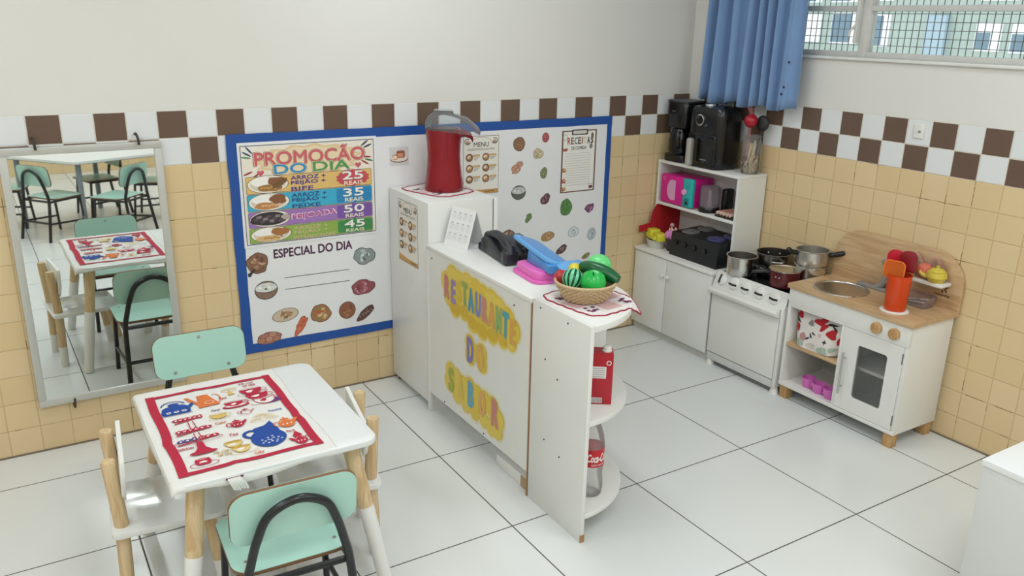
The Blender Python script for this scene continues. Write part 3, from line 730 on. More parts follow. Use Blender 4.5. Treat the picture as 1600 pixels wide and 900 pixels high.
TR_ = ink('#b3203c', .85); TB = ink('#1d4796', .85); TO = ink('#d8743a', .85); TY = ink('#d6b565', .85); TP = ink('#4b3a7e', .85); TW_ = ink('#e6e2dc', .85)
rx0, rx1, ry0, ry1 = -3.228, -2.814, -1.512, -.927; bw = .024
rd = random.Random(5)
def wav(p, q, w, n=16):
    A = []; B_ = []
    for i in range(n + 1):
        t = i / n; x = p[0] + (q[0] - p[0]) * t; y = p[1] + (q[1] - p[1]) * t
        o = .0016 * math.sin(t * 15 + p[0] * 9) + (.004 if .34 < t < .40 else 0)
        dx, dy = q[0] - p[0], q[1] - p[1]; l = math.hypot(dx, dy); nx, ny = -dy / l, dx / l
        A.append((x + nx * (o - w / 2), y + ny * (o - w / 2))); B_.append((x + nx * (o + w / 2), y + ny * (o + w / 2)))
    b.poly(A + B_[::-1], TR_)
m_ = bw / 2
wav((rx0, ry0 + m_), (rx1, ry0 + m_), bw * .8); wav((rx0, ry1 - m_), (rx1, ry1 - m_), bw * .7); wav((rx0 + m_, ry0), (rx0 + m_, ry1), bw * 1.15); wav((rx1 - m_, ry0), (rx1 - m_, ry1), bw * 1.05)
def teapot(x, y, w, h, m, line=False, flip=1, lid=True, wht=True):
    q = flip
    if line:
        b.ring(x, y - .04 * h, w * .30, h * .34, .0022, m); b.ring(x - q * w * .36, y, w * .12, h * .18, .002, m); b.stroke([(x + q * w * .28, y - h * .1), (x + q * w * .42, y + h * .05), (x + q * w * .5, y + h * .22)], .003, m)
    else:
        b.blob(x, y - .06 * h, w * .31, h * .36, m, .03, 3)
        b.poly([(x + q * w * .2, y - h * .22), (x + q * w * .2, y + h * .06), (x + q * w * .40, y + h * .25), (x + q * w * .52, y + h * .28), (x + q * w * .42, y + h * .02)], m)
        b.ring(x - q * w * .36, y - .02 * h, w * .13, h * .20, .004, m)
        if wht:
            for k in range(3): b.blob(x - w * .16 + w * .16 * k, y - h * .14, w * .035, h * .05, TW_, .2, k)
            b.ring(x, y - .06 * h, w * .25, h * .28, .0012, TW_, 20, 160)
    if lid: b.blob(x, y + h * .29, w * .17, h * .08, m); b.blob(x, y + h * .41, w * .035, h * .06, m)
# blue kettle
b.h = .0008
b.blob(-3.156, -1.062, .042, .034, TB, .06, 2); b.rect(-3.202, -1.098, -3.112, -1.064, TB, .012); b.poly([(-3.122, -1.085), (-3.122, -1.058), (-3.100, -1.032), (-3.094, -1.040), (-3.106, -1.062)], TB)
b.ring(-3.158, -1.03, .036, .032, .0045, TB, 5, 175); b.blob(-3.156, -1.022, .018, .009, TB); b.stroke([(-3.205, -1.102), (-3.11, -1.102)], .003, TB)
for k in range(3): b.blob(-3.180 + .024 * k, -1.082, .008, .007, TW_, .1, k); b.blob(-3.180 + .024 * k, -1.082, .004, .0035, TB)
# orange coffee pot
b.h = .0008
b.poly([(-3.088, -1.09), (-3.078, -1.005), (-3.042, -1.0), (-3.018, -1.085)], TO); b.poly([(-3.082, -1.07), (-3.084, -1.04), (-3.107, -.992), (-3.118, -.992), (-3.10, -1.04)], TO); b.ring(-3.022, -1.035, .014, .034, .0035, TO, -90, 120); b.blob(-3.060, -.998, .02, .006, TO); b.ring(-3.048, -1.058, .014, .012, .0018, TW_)
# small yellow stand
b.h = .0008
b.poly([(-2.984, -1.035), (-2.956, -1.035), (-2.966, -1.018), (-2.967, -1.000), (-2.975, -1.000), (-2.976, -1.018)], TY); b.ring(-2.970, -.995, .024, .012, .002, TY); b.ring(-2.982, -.985, .01, .006, .0018, TY); b.ring(-2.958, -.984, .011, .007, .0018, TY)
# red cup on saucer
b.h = .0008
b.blob(-2.978, -1.128, .044, .014, TR_); b.blob(-2.978, -1.125, .034, .008, TW_); b.blob(-2.980, -1.095, .030, .034, TR_, a0=180, a1=360); b.ring(-2.980, -1.095, .030, .008, .002, TR_); b.ring(-2.944, -1.105, .011, .010, .003, TR_); b.blob(-2.982, -1.112, .009, .007, TW_, .3, 2)
# stacked cups
b.h = .0008
b.blob(-2.868, -1.138, .036, .018, TP)
for k, (x, y) in enumerate(((-2.882, -1.128), (-2.896, -1.085), (-2.905, -1.040))):
    m = TR_
    b.blob(x, y + .02, .036, .046, m if k else TW_, a0=180, a1=360)
    b.ring(x, y + .02, .036, .046, .002, m, 180, 360); b.ring(x, y + .02, .036, .008, .002, m); b.ring(x + .04, y + .002, .011, .011, .0025, m); b.ring(x, y - .018, .05, .012, .002, m, 150, 390)
    b.blob(x - .006, y, .012, .009, TW_ if k else m, .3, k)
teapot(-2.962, -1.187, .055, .052, TR_, True)
b.blob(-3.046, -1.165, .026, .032, TY, a0=180, a1=360); b.ring(-3.046, -1.165, .026, .006, .002, ink('#a98a40', .85)); b.ring(-3.046, -1.195, .034, .007, .002, TY); b.ring(-3.016, -1.175, .009, .009, .002, TY)
teapot(-3.008, -1.259, .066, .062, TR_)
for k in range(4): b.ring(-2.926, -1.268, .034 - .008 * k, .040 - .003 * k, .0018, TY, 0, 180)
b.ring(-2.926, -1.270, .044, .010, .002, TY)
teapot(-2.872, -1.327, .080, .082, TO)
# blue jug
b.h = .0008
b.blob(-2.948, -1.398, .052, .058, TB, .03, 4); b.poly([(-2.985, -1.375), (-2.975, -1.32), (-2.938, -1.312), (-2.915, -1.288), (-2.905, -1.34), (-2.903, -1.385)], TB); b.ring(-2.988, -1.352, .022, .022, .011, TB, 60, 300)
for k in range(14): b.blob(-2.945 + .034 * math.cos(k * 2.4) * (k / 14) ** .5, -1.415 + .026 * math.sin(k * 2.4) * (k / 14) ** .5, .0036, .0026, TW_, .2, k)
teapot(-2.867, -1.455, .062, .075, TR_, flip=-1)
b.poly([(-2.884, -1.43), (-2.867, -1.395), (-2.852, -1.43)], TR_)
# three tier cake stand
b.h = .0008
for y, w, hh in ((-1.166, .046, 1), (-1.252, .056, 2), (-1.318, .064, 3)):
    b.poly([(-3.135 - w, y - .010), (-3.135 + w, y + .012), (-3.135 + w - .004, y + .019), (-3.135 - w + .004, y - .002)], TR_)
    for k in range(6):
        x = -3.135 - w * .78 + w * .31 * k; b.blob(x, y + .017, .010, .011, TR_ if hh != 3 or k > 2 else TP, .3, k + hh); b.blob(x, y + .017, .004, .004, TW_, .4, k)
b.ring(-3.135, -1.315, .070, .016, .002, TR_, 150, 390)
for y0, y1 in ((-1.235, -1.175), (-1.305, -1.262)): b.stroke([(-3.142, y0), (-3.140, y1)], .003, TR_); b.stroke([(-3.124, y0), (-3.126, y1)], .003, TR_)
b.poly([(-3.166, -1.395), (-3.112, -1.387), (-3.126, -1.365), (-3.128, -1.325), (-3.146, -1.325), (-3.150, -1.365)], TR_); b.blob(-3.139, -1.396, .040, .011, TR_)
# jelly and stacked yellow cups
b.h = .0008
b.ring(-3.151, -1.465, .040, .016, .0022, TR_); b.rect(-3.174, -1.468, -3.130, -1.428, TR_, .012); b.ring(-3.152, -1.430, .014, .005, .002, TW_); b.blob(-3.152, -1.452, .010, .006, TW_, .3, 3)
for k, (x, y) in enumerate(((-3.036, -1.425), (-3.050, -1.385))):
    b.blob(x, y + .012, .027, .036, TY, a0=180, a1=360); b.blob(x, y + .012, .027, .007, ink('#b9973f', .85)); b.blob(x - .004, y - .004, .012, .008, TW_, .3, k + 2); b.ring(x, y + .012, .021, .028, .0015, TW_, 200, 340); b.ring(x + .004, y - .022, .038, .010, .002, TY, 160, 380)
b.h = .0012
for t, x, y, w, c in (('My cup', -2.905, -.968, .05, '#b3203c'), ('of tea', -2.900, -.986, .042, '#b3203c'), ('Tea', -3.004, -1.049, .026, '#b3203c'), ('Party', -3.044, -1.132, .030, '#4b3a7e'), ('Cake', -3.052, -1.228, .034, '#d8743a'),
                      ('Yummy', -2.876, -1.222, .046, '#1d4796'), ('Party', -2.877, -1.389, .028, '#b3203c'), ('Tea', -3.036, -1.327, .026, '#b3203c'), ('My cup', -3.094, -1.420, .046, '#b9973f'), ('of tea', -3.088, -1.437, .040, '#b9973f'),
                      ('Cake', -2.998, -1.474, .028, '#d8743a'), ('Delicious', -3.183, -1.350, .052, '#b3203c')):
    b.text(t, x - w / 2, y - .008, x + w / 2, y + .009, ink(c, .85), .02, .25)
b.build('print', tw, smooth=False)['label'] = 'red, blue, orange and yellow tea party print'
b = MB()
for k in range(6):
    x = -3.112 + .006 * k; b.tube(catmull([(x, -1.566, TH - .002), (x + .003, -1.580, TH - .008), (x + .008 + .001 * k, -1.584, TH - .020), (x + .014 + .001 * k, -1.583, TH - .034 - .002 * (k % 3))], 4), .0036, CLOTH, 6)
b.tube([(-3.118, -1.571, TH - .003), (-3.07, -1.571, TH - .003)], .003, ink('#6d3a4c', .85), 6)
b.build('tassel', tw)

# ------------------------------------------------------------------ chairs
def screw(parent, p, axis, local=True):
    b = MB(); b.lathe(p, [(0.0, .0), (.0068, .0), (.0058, .002), (0, .0026)], STEEL, 12, axis=axis); b.build('screw', parent, local=True)
def mint_chair(loc, rz, lab):
    t = thing('school_chair', lab, 'chair', loc, rz, 'mint green school chairs')
    SH = .345
    b = MB(); o = rrect(.335, .300, [.06, .06, .035, .035], 7)
    b.prism(o, SH - .013, SH - .0015, PLY, bev=.002); b.prism(rrect(.333, .298, [.059, .059, .034, .034], 7), SH - .0016, SH, MINT)
    st = b.build('seat', t, local=True)
    for sx, sy in ((-.125, .10), (.125, .10), (-.125, -.095), (.125, -.095)): screw(st, (sx, sy, SH), (0, 0, 1))
    tilt = R(9); n = Vector((0, math.cos(tilt), math.sin(tilt))); up = Vector((0, -math.sin(tilt), math.cos(tilt)))
    c = Vector((0, -.170, SH + .180)); fr = (c, Vector((1, 0, 0)), up, Vector((1, 0, 0)).cross(up))   # normal points to -y
    b = MB(); o = rrect(.345, .172, .045, 7)
    b.prism(o, -.0055, .0055, PLY, fr, .002); i_ = rrect(.342, .169, .044, 7)
    b.prism(i_, .0053, .0070, MINT, fr); b.prism(i_, -.0070, -.0053, MINT, fr)
    bk = b.build('backrest', t, local=True)
    for sx, sy in ((-.10, -.062), (.10, -.062), (0, .064)): screw(bk, c + Vector((sx, 0, 0)) + up * sy - fr[3] * .007, -fr[3])
    # bent tube: rear legs and the arched back support in one
    P = [(-.158, -.235, 0), (-.150, -.205, .17), (-.142, -.182, SH - .02)]
    Q = [(-.142, -.182, SH - .02), (-.128, -.184, SH + .05), (-.108, -.193, SH + .125), (-.075, -.203, SH + .195), (0, -.209, SH + .228)]
    pts = P[:-1] + Q; full = pts + [(-x, y, z) for x, y, z in pts[::-1][1:]]
    b = MB(); b.tube(catmull(full, 6), .0125, BLACKM, 10); b.build('back_tube', t, local=True)
    for sx in (-1, 1):
        b = MB(); b.tube([(sx * .148, .105, SH - .016), (sx * .160, .135, 0)], .0108, BLACKM, 10); b.build('leg', t, local=True)
    b = MB()
    for sx in (-1, 1): b.tube([(sx * .145, -.182, SH - .024), (sx * .148, .105, SH - .022)], .010, BLACKM, 8)
    b.tube([(-.145, -.17, SH - .026), (.145, -.17, SH - .026)], .010, BLACKM, 8); b.tube([(-.148, .10, SH - .026), (.148, .10, SH - .026)], .010, BLACKM, 8)
    b.build('seat_frame', t, local=True)
    b = MB()
    for sx in (-1, 1): b.tube([(sx * .151, -.208, .145), (sx * .156, .125, .125)], .0085, BLACKM, 8)
    b.tube([(-.151, -.209, .150), (.151, -.209, .150)], .0095, BLACKM, 8)
    b.build('stretcher', t, local=True)
    return t
ch = mint_chair((-2.978, -1.592, 0), R(-2.5), 'mint school chair nearest the camera, its back turned, black arched tube behind')
dup(ch, (-2.966, -.690, 0), R(180), 'mint school chair between the white table and the tiled wall')
def nursery_chair(loc, rz, lab):
    t = thing('nursery_chair', lab, 'chair', loc, rz, 'white and wood nursery chairs')
    b = MB(); SH = .292
    b.prism(rrect(.315, .325, .022, 5), SH - .020, SH, mat('glossy_white_seat', '#e6e6e3', .16, var=.03, bump=.06, bscale=70, coat=.3), bev=.003); b.build('seat', t, local=True)
    for sx in (-1, 1):
        p0 = Vector((sx * .122, -.140, 0)); p1 = Vector((sx * .106, -.132, SH)); p2 = Vector((sx * .106, -.146, .515)); pm = p0.lerp(p1, .36)
        b = MB(); b.tube([pm, p1, p2 - Vector((0, 0, .006)), p2], [.0205, .0212, .0210, .0185], PINE, 16); L = b.build('back_post', t, local=True)
        b = MB(); b.tube([p0, pm], [.0202, .0209], DIP, 16); b.build('dipped_foot', L, local=True)
        q1 = Vector((sx * .105, .115, SH - .02)); q0 = Vector((sx * .128, .150, 0)); qm = q0.lerp(q1, .38)
        b = MB(); b.tube([qm, q1], .021, PINE, 16); L = b.build('leg', t, local=True)
        b = MB(); b.tube([q0, qm], [.0205, .0217], DIP, 16); b.build('dipped_foot', L, local=True)
    fr = FR((0, -.1055, .450), (-1, 0, -.0), (0, .05, 1))
    b = MB(); b.prism([(-.145, .075), (-.150, .068), (-.150, -.02), (-.105, -.075), (.105, -.075), (.150, -.02), (.150, .068), (.145, .075)], -.014, .0, WHITE2, fr, .002); b.build('backrest', t, local=True)
    return t
nc = nursery_chair((-3.228, -1.140, 0), R(-95), 'white wooden nursery chair at the left side of the table')
dup(nc, (-2.716, -1.222, 0), R(80), 'white wooden nursery chair at the right side of the table')
# the big table and its chairs behind the camera, seen in the mirror
bt = thing('classroom_table', 'larger white table with grey legs reflected at the top of the mirror', 'table', (-2.75, -4.5, 0))
pts = [(-2.906, -3.92), (-3.40, -4.56), (-2.60, -5.15), (-1.99, -4.24)]
b = MB()
cc = Vector((sum(p[0] for p in pts) / 4, sum(p[1] for p in pts) / 4))
rp = []
for i in range(4):
    a = Vector(pts[i]); p_ = Vector(pts[i - 1]); n_ = Vector(pts[(i + 1) % 4])
    e0 = a + (p_ - a).normalized() * .06; e1 = a + (n_ - a).normalized() * .06
    rp += [tuple(e0), tuple(e0.lerp(a, .6).lerp(a.lerp(e1, .4), .5)), tuple(e1)]
b.prism(rp, .598, .62, _M['white_table_top']); b.prism([tuple(cc + (Vector(q) - cc) * 1.001) for q in rp], .596, .6005, mat('grey_brown_edge', '#8c8177', .6)); b.build('table_top', bt)
GLEG = mat('grey_metal_leg', '#8d949a', 0.4)
for q in pts:
    v = Vector(q); v = v + (cc - v).normalized() * .12
    b = MB(); b.cyl((v.x, v.y, 0), (v.x, v.y, .597), .022, GLEG); b.build('leg', bt)
for x, y, a, lab in ((-3.06, -4.08, -125, 'mint school chair at the left of the mirror beside the grey table leg'), (-2.62, -3.84, 136, 'mint school chair in the mirror with its arched back tube at top right'),
                     (-2.66, -4.78, 75, 'mint school chair in the mirror behind the grey table leg'), (-3.37, -4.62, -75, 'mint school chair cut by the left edge of the mirror'), (-2.25, -4.45, 110, 'mint school chair just inside the right edge of the mirror')):
    dup(ch, (x, y, 0), R(a), lab)

# ------------------------------------------------------------------ tall white cabinet (play fridge) with menu, cloth, popcorn maker
CX0, CX1, CY0, CY1, CZ = -1.932, -1.565, -.012, -.440, 1.006
tc = thing('tall_cabinet', 'tall white cabinet standing against the notice board', 'cabinet', (-1.74, -.22, 0))
b = MB(); b.box(CX0, CX1 - .03, CY1, CY0, .028, CZ, WHITE, .004); b.build('body', tc)
b = MB(); b.box(CX1 - .024, CX1, CY1 + .002, CY0 - .002, .035, CZ - .008, WHITE, .004); b.build('door', tc)
b = MB(); b.box(CX1 - .031, CX1 - .022, CY1 + .008, CY0 - .008, .04, CZ - .014, DARK); b.build('door_gap_shade', tc)  # dark strip set in the door gap, its shade put into the colour
for sx in (CX0 + .03, CX1 - .06):
    for sy in (CY1 + .03, CY0 - .03):
        b = MB(); b.cyl((sx, sy, 0), (sx, sy, .03), .016, mat('brown_foot', '#6b4b38', .6)); b.build('foot', tc)
SIDE = lambda h: FR((-1.932 - h, 0, 0), (0, -1, 0), (0, 0, 1))     # u = -y, v = z, facing the tables
tag(menu_poster(SIDE(.0006), .118, .672, .332, .972).build('menu_poster', origin=(-1.933, -.225, .82), smooth=False), 'white MENU poster taped to the side of the tall cabinet', 'poster')
CLW = mat('white_checked_cloth', '#e5dfdc', .9, var=.04, bump=.3, bscale=380); CLR = ink('#9d2b44', .85); CLP = ink('#d9b3b3', .85)
def doily(name, lab, cx, cy, z, w, h, ang, droop):
    """square cloth with scalloped wine red edge, pink checked squares and printed grapes"""
    def outline(s):
        pts = []
        for k in range(96):
            a = 2 * math.pi * k / 96; ca, sa = math.cos(a), math.sin(a)
            d = (abs(ca) ** 5 + abs(sa) ** 5) ** .2; q = (1 + .018 * math.sin(20 * a)) * s
            x, y = w / 2 * ca / d * q, h / 2 * sa / d * q
            pts.append((x * math.cos(ang) - y * math.sin(ang), x * math.sin(ang) + y * math.cos(ang)))
        return pts
    def zz(x, y, lift): return z + lift - droop(cx + x, cy + y)
    t = thing(name, lab, 'cloth', (cx, cy, z))
    b = MB(); O = outline(1); n = len(O)
    vs = []; fs = []
    rings = [1, .97, .85, .7, .55, .4, .25, .12]
    for s in rings: vs += [(cx + x * s, cy + y * s, zz(x * s, y * s, .0022)) for x, y in O]
    vs.append((cx, cy, zz(0, 0, .0022)))
    for i in range(len(rings) - 1):
        for k in range(n): fs.append((i * n + k, i * n + (k + 1) % n, (i + 1) * n + (k + 1) % n, (i + 1) * n + k))
    m0 = (len(rings) - 1) * n
    for k in range(n): fs.append((m0 + k, m0 + (k + 1) % n, len(vs) - 1))
    b.raw(vs, fs, CLW)
    b.raw([(v[0], v[1], v[2] - .0016) for v in vs], [f[::-1] for f in fs], CLW)
    b.build('cloth', t)
    b = MB(); b.tube([(cx + x, cy + y, zz(x, y, .0016)) for x, y in O], .0032, CLR, 6, closed=True); b.build('edging', t)
    b = MB()
    def quad(px, py, s, m, lift, nn=6):
        q = [[(px + s * (i / nn - .5), py + s * (j / nn - .5)) for i in range(nn + 1)] for j in range(nn + 1)]
        rot = lambda p: (p[0] * math.cos(ang) - p[1] * math.sin(ang), p[0] * math.sin(ang) + p[1] * math.cos(ang))
        vs = [(lambda r_: (cx + r_[0], cy + r_[1], zz(r_[0], r_[1], lift)))(rot(p)) for row in q for p in row]
        b.raw(vs, [(j * (nn + 1) + i, j * (nn + 1) + i + 1, (j + 1) * (nn + 1) + i + 1, (j + 1) * (nn + 1) + i) for i in range(nn) for j in range(nn)], m)
    s = min(w, h) * .29
    for i in range(3):
        for j in range(3):
            if (i + j) % 2: quad((i - 1) * s, (j - 1) * s, s, CLP, .0028)
    rd = random.Random(4)
    for i, j in ((-1, -1), (1, -1), (-1, 1), (1, 1)):
        for k in range(9): quad(i * s + rd.uniform(-.3, .3) * s, j * s + rd.uniform(-.3, .3) * s, s * .16, ink('#6d2f5c' if (i, j) != (1, 1) else '#8f3a4c', .85), .0032 + .0001 * k, 1)
    b.build('print', t, smooth=False)
    return t
doily('cloth_doily', 'white cloth with wine red edge under the red popcorn maker', -1.755, -.185, CZ, .235, .31, R(18), lambda x, y: max(0, CX0 - x) * 2.5)
pm = thing('popcorn_maker', 'red hourglass popcorn maker with a clear chute on top', 'popcorn maker', (-1.728, -.200, CZ + .003))
px_, py_ = -1.728, -.200
b = MB(); b.lathe((px_, py_, CZ + .004), [(.0, 0), (.088, 0), (.092, .006), (.091, .03), (.084, .08), (.079, .13), (.0775, .17), (.080, .22), (.085, .265), (.088, .285), (.084, .29), (.070, .29), (.066, .265), (.062, .20), (0, .20)], RED, 40); b.build('body', pm)
dirv = Vector((.86, -.51, 0)); side = Vector((.51, .86, 0))
b = MB()
spine = [(.06, .262), (.10, .268), (.125, .258), (.138, .236)]
secs = []
vs = []; fs = []
nS = 10
for k, (d, z) in enumerate(spine):
    hw = (.050, .046, .042, .038)[k]; hh = (.022, .018, .016, .012)[k]
    for q in range(nS + 1):
        a = math.pi * (1 + q / nS)
        vs.append(Vector((px_, py_, CZ + .004 + z + hh * 0.6 + hh * math.sin(a) * 1.5)) + dirv * d + side * (hw * math.cos(a)))
for k in range(len(spine) - 1):
    for q in range(nS): fs.append((k * (nS + 1) + q, k * (nS + 1) + q + 1, (k + 1) * (nS + 1) + q + 1, (k + 1) * (nS + 1) + q))
b.raw(vs, fs, RED); b.build('spout', pm)
b = MB()
vs = []; fs = []; n = 32
for r, z in ((.086, .284), (.089, .30), (.086, .325), (.074, .35), (.052, .366), (.046, .372), (.046, .380)):
    for k in range(n):
        a = 2 * math.pi * k / n; v = dirv * math.cos(a) + side * math.sin(a); ext = 0
        if z < .36: ext = max(0, math.cos(a)) ** 3 * (.085 if z < .31 else .075 if z < .33 else .04)
        drop = max(0, math.cos(a)) ** 4 * (.02 if z < .33 else .006)
        vs.append(Vector((px_, py_, CZ + z - drop)) + v * (r + ext))
for i in range(6):
    for k in range(n): fs.append((i * n + k, i * n + (k + 1) % n, (i + 1) * n + (k + 1) % n, (i + 1) * n + k))
fs.append(tuple(6 * n + k for k in range(n)))
b.raw(vs, fs, clear('smoky_clear_plastic', '#d9dee0', .12, .1, '#eef2f3')); b.build('clear_hood', pm)
b = MB(); b.lathe((px_, py_, CZ + .292), [(.0, 0), (.060, 0), (.066, .004)], mat('dark_red_bowl', '#4a2a2e', .4), 32); b.build('popping_chamber', pm)

# ------------------------------------------------------------------ restaurant counter
KX, KY0, KY1, KZ = -1.945, -.446, -1.322, .822
ct = thing('counter', 'white play restaurant counter with a painted sign on its front', 'counter', (-1.78, -.88, 0))
b = MB(); b.box(KX - .004, -1.585, KY1, KY0, KZ - .018, KZ, WHITE, .003); b.build('counter_top', ct)
b = MB(); b.box(KX, KX + .016, KY1 + .002, KY0 - .022, .105, KZ - .018, WHITE); b.build('front_panel', ct)
b = MB(); b.box(KX - .002, KX + .016, KY0 - .022, KY0, 0, KZ - .018, WHITE, .002); b.box(KX, -1.60, KY0 - .014, KY0 - .002, 0, KZ - .018, WHITE); b.build('side_panel', ct)
b = MB(); b.box(KX + .016, -1.60, KY1, KY1 + .016, 0, KZ - .018, WHITE); b.build('side_panel', ct)
b = MB(); b.box(KX - .001, KX + .016, KY1, KY1 + .006, 0, KZ - .016, EDGE); b.build('edge_strip', ct)['label'] = 'bare brown board edge'
b = MB(); b.box(KX + .02, KX + .13, KY1 + .018, KY1 + .27, .0, .052, WHITE2, .003); b.box(KX + .018, KX + .021, KY1 + .018, KY1 + .075, .003, .050, mat('bare_fibreboard', '#b09878', .8)); b.build('plinth_board', ct)
b = MB(); b.box(KX + .02, -1.60, KY1 + .02, KY0 - .02, .40, .415, WHITE); b.build('shelf', ct)
b = MB()
for y, z in ((-.62, .115), (-.98, .118), (-1.20, .76), (-.50, .77)): b.ball((KX - .0005, y, z), .0035, DARK, 8, 6)
b.build('screw', ct)
PF = lambda h: FR((KX - h, 0, 0), (0, -1, 0), (0, 0, 1))
b = MB(PF(.0004)); YL = ink('#dfc348', .5); YL2 = ink('#e1c858', .5); YL3 = ink('#d3b138', .5)
halo = ink('#e2dab4', .5)
c1 = [(.645, .70, .050), (.70, .735, .055), (.76, .71, .070), (.83, .73, .060), (.90, .715, .070), (.965, .715, .062), (1.03, .70, .075), (1.09, .70, .060), (1.15, .675, .065), (1.20, .655, .050), (.67, .645, .050), (.72, .61, .050), (.80, .615, .045), (.88, .59, .05), (.96, .585, .050), (1.04, .59, .045), (1.12, .60, .045), (1.185, .605, .040)]
c2 = [(.685, .285, .050), (.67, .235, .045), (.74, .28, .045), (.80, .26, .055), (.86, .275, .055), (.93, .265, .055), (.99, .27, .050), (1.05, .265, .055), (1.10, .235, .045), (1.09, .185, .045), (.74, .205, .045), (.82, .195, .045), (.90, .190, .045), (.98, .185, .040), (1.04, .175, .040)]
c3 = [(.855, .485, .040), (.86, .43, .042), (.90, .46, .040), (.955, .475, .045), (.96, .43, .042)]
for cs in (c1, c3, c2):
    b = MB(PF(.0004)); b.step = .00001
    for u, v, r in cs: b.blob(u, v, r + .010, r + .010, halo, n=20)
    b.h = .0008
    for u, v, r in cs: b.blob(u, v, r, r, YL, n=20)
    b.h = .0014
    for u, v, r in cs: b.blob(u, v, r * .86, r * .86, YL2 if (int(u * 100) % 3) else YL, n=20)
    b.h = .0020
    if cs is c1:
        for u, v, r in c1[11:17]: b.blob(u, v - .005, r * .85, r * .6, YL3, .1, int(u * 100), 18)
    b.build('painted_cloud', ct, smooth=False)['label'] = 'yellow painted cloud behind the letters'
for ch, u, v, w, h, c in [('R', .650, .678, .046, .105, '#c9787c'), ('E', .710, .672, .042, .105, '#9a83b8'), ('S', .762, .688, .044, .10, '#d6b948'), ('T', .812, .690, .048, .105, '#8fa84f'), ('A', .866, .680, .052, .105, '#4f9aab'), ('U', .926, .678, .048, .105, '#7f86bf'),
                          ('R', .980, .672, .046, .105, '#c98a7c'), ('A', 1.034, .668, .050, .105, '#d9a05a'), ('N', 1.090, .664, .046, .110, '#8fb06a'), ('T', 1.143, .660, .048, .110, '#4a9fae'), ('E', 1.196, .648, .040, .100, '#d9a24e'),
                          ('D', .862, .455, .056, .115, '#8279b8'), ('O', .945, .452, .058, .110, '#dfae5c'), ('S', .688, .252, .052, .115, '#9db047'), ('A', .778, .252, .056, .11, '#d8bd50'), ('B', .868, .252, .052, .120, '#5fa6c0'), ('O', .966, .250, .056, .110, '#dfa964'), ('R', 1.072, .250, .056, .125, '#c9857a')]:
    b = MB(PF(.0028))
    if c not in ('#d6b948', '#d8bd50'): b.text(ch, u - w / 2 - .004, v - h / 2 - .004, u + w / 2 + .004, v + h / 2 + .004, ink('#c9b064', .5), .06)
    b.text(ch, u - w / 2, v - h / 2, u + w / 2, v + h / 2, ink(c, .5), .05); b.build('painted_letter', ct, smooth=False)

# quarter round end shelf
ex, ey, er = -1.938, -1.328, .352
es = thing('corner_shelf', 'white quarter round end shelf unit beside the counter', 'shelf unit', (ex + .15, ey - .15, 0))
b = MB(); b.box(ex - .008, ex + .008, ey - er, ey, 0, KZ + .006, WHITE, .002)
for y, z in ((-1.42, .62), (-1.50, .57), (-1.43, .30), (-1.53, .275), (-1.38, .805), (-1.55, .80)): b.ball((ex - .0085, y, z), .0032, DARK, 8, 6)
b.build('end_panel', es)
b = MB(); b.box(ex + .008, ex + .33, ey - .016, ey, .0, KZ - .015, WHITE, .002); b.build('back_panel', es)
for z in (.105, .470, .822):
    arc = [(ex + .008, ey - .0)] + [(ex + .008 + (er - .008) * math.cos(a), ey - er * math.sin(a)) for a in [math.pi / 2 * k / 24 for k in range(25)]]
    b = MB(); b.prism(arc, z - .012 if z < .8 else z - .016, z + .008 if z < .8 else z + .006, WHITE2, bev=.001); b.build('shelf', es)
b = MB(); b.box(ex - .0085, ex + .009, ey - er - .001, ey - er + .004, .0, .03, EDGE); b.build('worn_corner', es)
doily('cloth_doily', 'white cloth with wine red edge and pink checks under the fruit basket', -1.772, -1.452, KZ + .006, .268, .30, R(8),
      lambda x, y: max(0, math.hypot(max(0, x - ex), max(0, ey - y)) - er) * 1.2 + max(0, ex - .008 - x) * 1.5)

# carton and cola bottle on the end shelf
def obox(mb, cx, cy, z0, z1, w, d, a, m, bev=.003):
    mb.box(-w / 2, w / 2, -d / 2, d / 2, z0, z1, m, bev, mtx=Matrix.Translation((cx, cy, 0)) @ Matrix.Rotation(a, 4, 'Z'))
a = R(-35); cxx, cyy = -1.800, -1.560
cart = thing('juice_carton', 'red drink carton with a white cap on the middle round shelf', 'carton', (cxx, cyy, .478), 0)
b = MB(); b.mats = []
obox(b, cxx, cyy, .4785, .672, .084, .060, a, mat('red_carton', '#b51a2b', .35, var=.05), .003)
Xv = Vector((math.cos(a), math.sin(a), 0)); Yv = Vector((-math.sin(a), math.cos(a), 0)); c0 = Vector((cxx, cyy, 0))
fl = c0 - Yv * .0302
b.fr = (fl, Xv, Vector((0, 0, 1)), -Yv); 
b.rect(-.036, .58, .018, .625, ink('#e6e2de', .4)); 
for k in range(5): b.stroke([(-.032, .618 - k * .008), (.012, .618 - k * .008)], .0018, ink('#8f8a8a', .4))
b.rect(-.03, .485, .008, .505, ink('#ece8e4', .4))
for k in range(9): b.rect(-.028 + k * .004, .487, -.0262 + k * .004, .503, ink('#2a2628', .4))
b.blob(.026, .64, .009, .009, ink('#ece8e4', .4)); b.blob(.026, .64, .006, .006, _M['red_carton'])
rs = c0 + Xv * .0422; b.fr = (rs, Yv, Vector((0, 0, 1)), Xv); b.h = 0
b.rect(-.026, .49, .026, .66, ink('#ece6e4', .4)); b.blob(0, .57, .018, .05, ink('#c01e2e', .4), .1, 2); b.rect(-.02, .63, .02, .655, ink('#2d6aa8', .4))
b.build('box', cart)
b = MB(); b.prism([(-.038, -.028), (.038, -.028), (.038, .028), (-.038, .028)], .672, .677, _M['red_carton'], FR((cxx, cyy, 0), Xv, Yv)); b.build('top_fold', cart)
